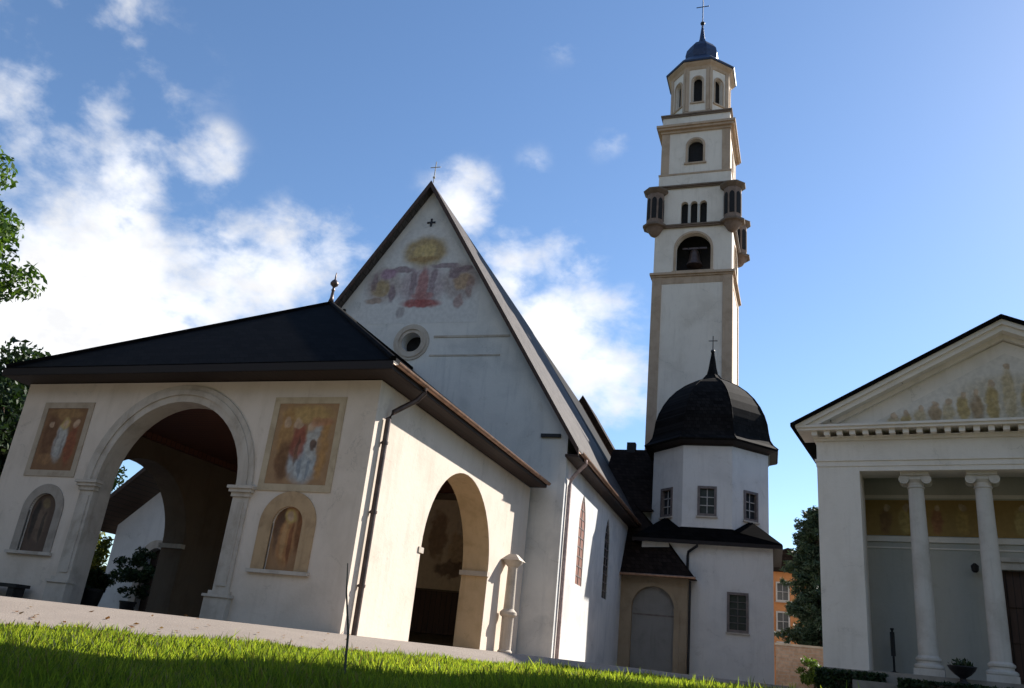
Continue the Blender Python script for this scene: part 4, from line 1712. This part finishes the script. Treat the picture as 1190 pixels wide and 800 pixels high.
def clumps(rng, c, r, n, rc, squash=.8):
    """small leaf clumps spread over and inside a big crown"""
    out = []
    for i in range(n):
        d = rng.normal(size=3)
        d /= np.linalg.norm(d)
        k = rng.random() ** .45
        p = np.array(c) + d * r * k * np.array([1, 1, squash])
        out.append((*p, rc * (.6 + .8 * rng.random())))
    return out


rg = np.random.default_rng(11)
tree('broadleaf_tree', 'bright green broadleaf tree at the left edge, in front of the clouds', 'tree', (-25.9, 14.0, .1), 7.0, .32,
     clumps(rg, (0, 0, 10.3), 4.3, 90, .95, .72), 34000, .12, M_LEAF, 3)
rg = np.random.default_rng(12)
tree('broadleaf_tree', 'dark shadowed tree behind the left corner of the porch', 'tree', (-39.5, 31.5, .1), 7, .4,
     clumps(rg, (0, 0, 8.5), 5.0, 90, 1.3), 30000, .18, M_LEAFD, 4)
# conifer between chapel and temple church
rg = np.random.default_rng(13)


def conifer(name, label, base, h, rad, seed):
    rng = np.random.default_rng(seed)
    t = thing(name, label, 'tree', base)
    b = B()
    b.tube([(0, 0, -.4), (0, 0, h * .5), (.05, 0, h)], [.3, .2, .03], 8)
    vs, fs = [], []
    nb = 210
    for i in range(nb):
        k = i / nb
        z = h * (.08 + .9 * k)
        ln = rad * (1 - k) ** .45 * (.65 + .55 * rng.random()) + .3
        a = rng.random() * 2 * PI
        dirv = np.array([math.cos(a), math.sin(a), 0])
        droop = .3 - .5 * (1 - k) + .25 * rng.normal()
        tip = np.array([0, 0, z]) + dirv * ln + np.array([0, 0, droop * ln])
        mid = np.array([0, 0, z]) + dirv * ln * .5 + np.array([0, 0, droop * ln * .35 + .08])
        b.tube([(0, 0, z), tuple(mid), tuple(tip)], [.05, .03, .01], 5, False)
        m = int(150 * ln)
        for q in range(m):
            u = .15 + .85 * rng.random()
            p = (np.array([0, 0, z]) * (1 - u) ** 2 + 2 * u * (1 - u) * mid + u * u * tip) + rng.normal(size=3) * np.array([.16, .16, .15]) * (1.15 - u * .6)
            d = dirv * .6 + rng.normal(size=3) * .6
            d /= np.linalg.norm(d)
            c = np.cross(d, rng.normal(size=3))
            c /= np.linalg.norm(c)
            s = .15 * (.5 + .9 * rng.random())
            vs += [p - d * s, p + c * s * .28, p + d * s, p - c * s * .28]
    b.obj('trunk', M_BARK, t)
    v = np.array(vs)
    mesh_np('crown', v, np.arange(len(v)).reshape(-1, 4), M_CONIF, t)
    return t


conifer('conifer_tree', 'dark feathery conifer between the domed chapel and the temple church', (.75, 57.0, .1), 10.9, 2.6, 21)

# tree right of the picture; its shade lies on the near lawn
rg = np.random.default_rng(19)
tree('broadleaf_tree', 'tall tree before the temple church steps that shades the nearest strip of lawn', 'tree', (10.5, 22.6, .1), 12.5, .3,
     clumps(rg, (0, 0, 16.0), 3.1, 80, .85, .8), 24000, .18, M_LEAF, 23)

# yellow shrub seen through the porch arches
rg = np.random.default_rng(14)
tree('garden_shrub', 'sunlit yellow green shrub seen through both porch arches', 'shrub', (-31.6, 30.6, .1), 1.4, .08,
     clumps(rg, (0, 0, 2.0), 1.35, 40, .42, 1.25), 4200, .12, M_LEAFY, 8)

# neighbouring house seen through the porch
hou = thing('neighbour_house', 'pale grey house with overhanging dark gable seen through the porch arches', 'house', (-25.6, 30.0, Z0))
b = B()
b.plate([(-3.9, -.4), (-1.85, -.4)] + arch_pts(-1.35, .5, 2.35)[::-1] + [(-.85, -.4), (3.2, -.4), (3.2, 4.2), (0, 7.0), (-3.9, 3.75)], 0, .5, FX)
b.box(-3.9, -3.4, .501, 6.5, -.4, 3.75)
b.obj('wall', M_CHAP, hou)
b = B()
for sx, xe, ze in ((-1, -5.0, 3.35), (1, 3.4, 4.6)):
    b.plate([(0, 7.75), (xe, ze + .1), (xe, ze + .32), (0, 8.0)], -1.25, 7.0, FX)
hr = b.obj('roof', M_DARKWOOD, hou)
b = B()
arch_ring(b, -1.35, .5, .85, 2.35, -.06, .03, FX, z0=-.3)
hd = b.obj('doorway', M_STONE, hou)
b = B()
b.plate(arch_hole(-1.35, .52, -.4, 2.35), .3, .38, FX)
b.obj('door', M_DARKWOOD, hd)

rg = np.random.default_rng(15)


def pot_shrub(label, loc, h, seed):
    t = thing('potted_shrub', label, 'potted plant', loc)
    b = B()
    b.lathe([(.24, 0), (.32, .45), (.35, .45), (.35, .52), (.29, .52), (.27, .42)], 0, 0, 18)
    b.obj('pot', M_IRON, t, smooth=True, auto=40)
    r = np.random.default_rng(seed)
    lc = leaf_cloud(clumps(r, (0, 0, .45 + h * .5), h * .42, 44, .24, 1.15), 3600, .08, r)
    mesh_np('foliage', lc.v, lc.f, M_LEAFD, t)


pot_shrub('dark potted shrub before the stone doorway, seen through the porch', (-26.9, 29.0, Z0), 2.3, 31)
pot_shrub('low dark potted shrub beside the left pier inside the porch arch', (-18.4, 18.4, Z0), .5, 32)

# bench inside the porch, against the church wall
be = thing('wooden_bench', 'dark high backed wooden bench against the wall inside the side arch', 'bench', (-12.2, 27.2, Z0))
b = B()
b.box(-1.5, 1.5, -.25, .25, .42, .48)
b.obj('seat', M_DARKWOOD, be)
b = B()
b.box(-1.5, 1.5, .2, .25, .485, 1.75)
b.box(-1.55, 1.55, .17, .28, 1.751, 1.82)
b.obj('backrest', M_DARKWOOD, be)
for sx in (-1, 1):
    b = B()
    b.box(sx * 1.52 - .03, sx * 1.52 + .03, -.25, .27, 0, 1.74)
    b.obj('side_panel', M_DARKWOOD, be)

be = thing('stone_bench', 'low dark stone bench along the front wall left of the big arch', 'bench', (-18.6, 15.75, 0.05))
b = B()
b.box(-.75, .75, -.2, .2, .36, .44)
b.obj('seat', M_IRON, be)
for x in (-.55, .55):
    b = B()
    b.box(x - .1, x + .1, -.16, .16, -.1, .359)
    b.obj('leg', M_IRON, be)

# stone pillar by the side wall
pi_ = thing('stone_pillar', 'weathered stone pillar with moulded cap against the sunlit porch wall', 'pillar', (-8.93, 25.75, 0.1))
b = B()
b.lathe([(.23, 0), (.23, .12), (.19, .16), (.19, 1.12), (.2, 1.14)], 0, 0, 20)
b.obj('pedestal', M_STONE, pi_, smooth=True, auto=35)
b = B()
b.lathe([(.22, 1.14), (.27, 1.2), (.27, 1.28), (.2, 1.34), (.17, 1.38), (.165, 1.6), (.15, 2.62), (.16, 2.66)], 0, 0, 20)
b.obj('shaft', M_STONE, pi_, smooth=True, auto=35)
b = B()
b.lathe([(.16, 2.66), (.2, 2.7), (.3, 2.8), (.32, 2.86)], 0, 0, 20)
b.hexa([(-.32, -.32, 2.86), (.32, -.32, 2.86), (.32, .32, 2.86), (-.32, .32, 2.86)], [(-.12, -.12, 3.06), (.12, -.12, 3.06), (.12, .12, 3.06), (-.12, .12, 3.06)])
b.obj('cap', M_STONE, pi_, smooth=True, auto=35)

# dark post standing in the portico
po = thing('iron_stand', 'slim dark iron stand beside the left pier of the temple church portico', 'stand', tem_pt(1.95, 1.6, .815), TA)
b = B()
b.lathe([(.2, 0), (.2, .04), (.05, .08), (.035, .12), (.035, 1.35), (.06, 1.38), (.06, 1.42)], 0, 0, 12)
b.obj('post', M_IRON, po)
b = B()
b.box(-.07, .07, -.03, .03, .55, 1.3)
b.obj('panel', M_IRON, po)

# hedges before the temple church
rg = np.random.default_rng(16)


def hedge(label, u0, u1, v0, v1, z0, z1, n, seed):
    r = np.random.default_rng(seed)
    t = thing('clipped_hedge', label, 'hedge', tem_pt((u0 + u1) / 2, (v0 + v1) / 2, z0), TA, 'hedges before the temple church')
    u = (u1 - u0) / 2
    v = (v1 - v0) / 2
    b = B()
    b.box(-u * .85, u * .85, -v * .7, v * .7, -.2, (z1 - z0) * .85)
    b.obj('branches', M_BARK, t)
    p = np.stack([r.uniform(-u, u, n), r.uniform(-v, v, n), r.uniform(0, z1 - z0, n) ** 1.0], 1)
    a = r.normal(size=(n, 3))
    a /= np.linalg.norm(a, axis=1)[:, None]
    c = np.cross(a, r.normal(size=(n, 3)))
    c /= np.linalg.norm(c, axis=1)[:, None]
    s = .07 * (.6 + .8 * r.random(n))[:, None]
    vv = np.stack([p - a * s, p + c * s * .5, p + a * s, p - c * s * .5], 1).reshape(-1, 3)
    mesh_np('foliage', vv, np.arange(4 * n).reshape(-1, 4), M_LEAFD, t)


hedge('dark clipped hedge below the left corner pier of the temple church', -.1, 1.9, -1.1, -.15, .05, .72, 7000, 41)
hedge('long dark hedge along the foot of the temple church steps', 2.3, 11.0, -2.1, -1.35, .05, .62, 16000, 42)

# orange house and stone garden wall in the distance
oh = thing('orange_house', 'distant orange plastered house behind the conifer', 'house', (-1.0, 76.0, .1))
b = B()
b.box(-5, 4, 0, 9, -.3, 9.2)
b.obj('wall', M_ORANGE, oh)
b = B()
b.plate([(-5.6, 9.2), (4.6, 9.2), (-.5, 11.2)], -.5, 9.5, FX)
b.obj('roof', M_SACR, oh)
for x in (-1.0, 1.6):
    for z in (2.0, 4.4, 6.8):
        grid_window(None, x - .5, x + .5, z, z + 1.5, -.175, 2, 2, oh, FX, M_GRID, M_COLUMN, .06)
gw = thing('garden_wall', 'low reddish stone garden wall beside the chapel', 'wall', (-.2, 52.0, .1))
b = B()
b.box(-1.6, 2.5, 0, .4, -.3, 2.2)
b.obj('masonry', M_GWALL, gw)
b = B()
b.box(-1.65, 2.55, -.05, .45, 2.201, 2.32)
b.obj('coping', M_STONE, gw)
tree('garden_shrub', 'small green shrub beside the reddish garden wall', 'shrub', (.2, 50.6, .1), .8, .05,
     clumps(np.random.default_rng(17), (0, 0, .9), .8, 20, .3, 1.0), 1600, .09, M_LEAF, 18)

# ------------------------------------------------------------------ grass


def grass():
    r = np.random.default_rng(99)
    n = 230000
    th = r.uniform(-57, 14, n)
    re = edge_r(th)
    u = r.random(n)
    r0 = 2.6
    r1 = np.minimum(re - .02, 24)
    rad = r0 * (r1 / r0) ** (u ** .8)
    edge_j = .25 * r.random(n)
    rad = np.minimum(rad, r1 - edge_j * (r.random(n) < .9))
    rag = .28 * np.sin(th * 1.9 + 2 * np.sin(th * .7)) + .18 * np.sin(th * 5.3)
    rad = np.where(rad > re - .8, rad + np.clip(rag, -.3, .3), rad)
    x = rad * np.sin(np.radians(th))
    y = rad * np.cos(np.radians(th))
    z = ground_z(x, y) - .005
    patch = .75 + .35 * np.sin(x * 2.1 + 1.3 * np.sin(y * 1.7)) * np.sin(y * 2.6 + x)
    hgt = (.075 + .085 * r.random(n) ** 1.5) * np.clip(patch, .55, 1.2)
    hgt *= np.where((r.random(n) < .03) & (rad > 5), 1.5, 1.0) * np.clip(.55 + rad / 9, .7, 1.0)
    a = r.uniform(0, 2 * PI, n)
    w = (.0032 + .0028 * r.random(n)) * (1 + rad / 12)
    lean = hgt * (.08 + .5 * r.random(n))
    la = r.uniform(0, 2 * PI, n)
    px, py = np.cos(a) * w, np.sin(a) * w
    lx, ly = np.cos(la) * lean, np.sin(la) * lean
    base = np.stack([x, y, z], 1)
    side = np.stack([px, py, np.zeros(n)], 1)
    mid = base + np.stack([lx * .3, ly * .3, hgt * .55], 1)
    tip = base + np.stack([lx, ly, hgt], 1)
    v = np.stack([base - side, base + side, mid + side * .8, mid - side * .8, tip + side * .12, tip - side * .12], 1).reshape(-1, 3)
    o = (np.arange(n) * 6)[:, None]
    f = np.concatenate([o + np.array([0, 1, 2, 3]), o + np.array([3, 2, 4, 5])], 0)
    ob = mesh_np('grass', v, f, M_GRASS)
    dry = r.random(n) < .05 + .10 * (np.sin(x * .9 + 1) * np.sin(y * 1.3) > .55)
    ob.data.materials.append(M_DRY)
    ob.data.polygons.foreach_set('material_index', np.tile(dry, 2).astype(np.int32))
    tag(ob, 'bright sunlit green grass of the lawn in the foreground', 'grass', kind='stuff')


grass()


def leaves():
    r = np.random.default_rng(61)
    n = 150
    th = r.uniform(-55, -28, n)
    rad = edge_r(th) + np.abs(r.normal(size=n)) * 1.6 - .25
    x, y = rad * np.sin(np.radians(th)), rad * np.cos(np.radians(th))
    p = np.stack([x, y, ground_z(x, y) + .02], 1)
    a = r.normal(size=(n, 3)) * np.array([1, 1, .25])
    a /= np.linalg.norm(a, axis=1)[:, None]
    c = np.cross(a, np.array([0, 0, 1.0])) + r.normal(size=(n, 3)) * .25
    s_ = (.03 + .03 * r.random(n))[:, None]
    v = np.stack([p - a * s_, p + c * s_ * .6, p + a * s_ + [0, 0, .015], p - c * s_ * .6], 1).reshape(-1, 3)
    tag(mesh_np('fallen_leaves', v, np.arange(4 * n).reshape(-1, 4), M_FALLEN), 'scattered brown fallen leaves along the edge of the path', 'leaves', kind='stuff')


leaves()

st = B()
st.tube([(-2.50, 4.5, -.30), (-2.53, 4.5, .05), (-2.585, 4.5, .27), (-2.61, 4.5, .44)], [.008, .007, .005, .003], 6)
o = st.obj('tall_grass_stem', M_STRAW)
tag(o, 'single tall dark stem rising from the lawn before the downpipe', 'stem')
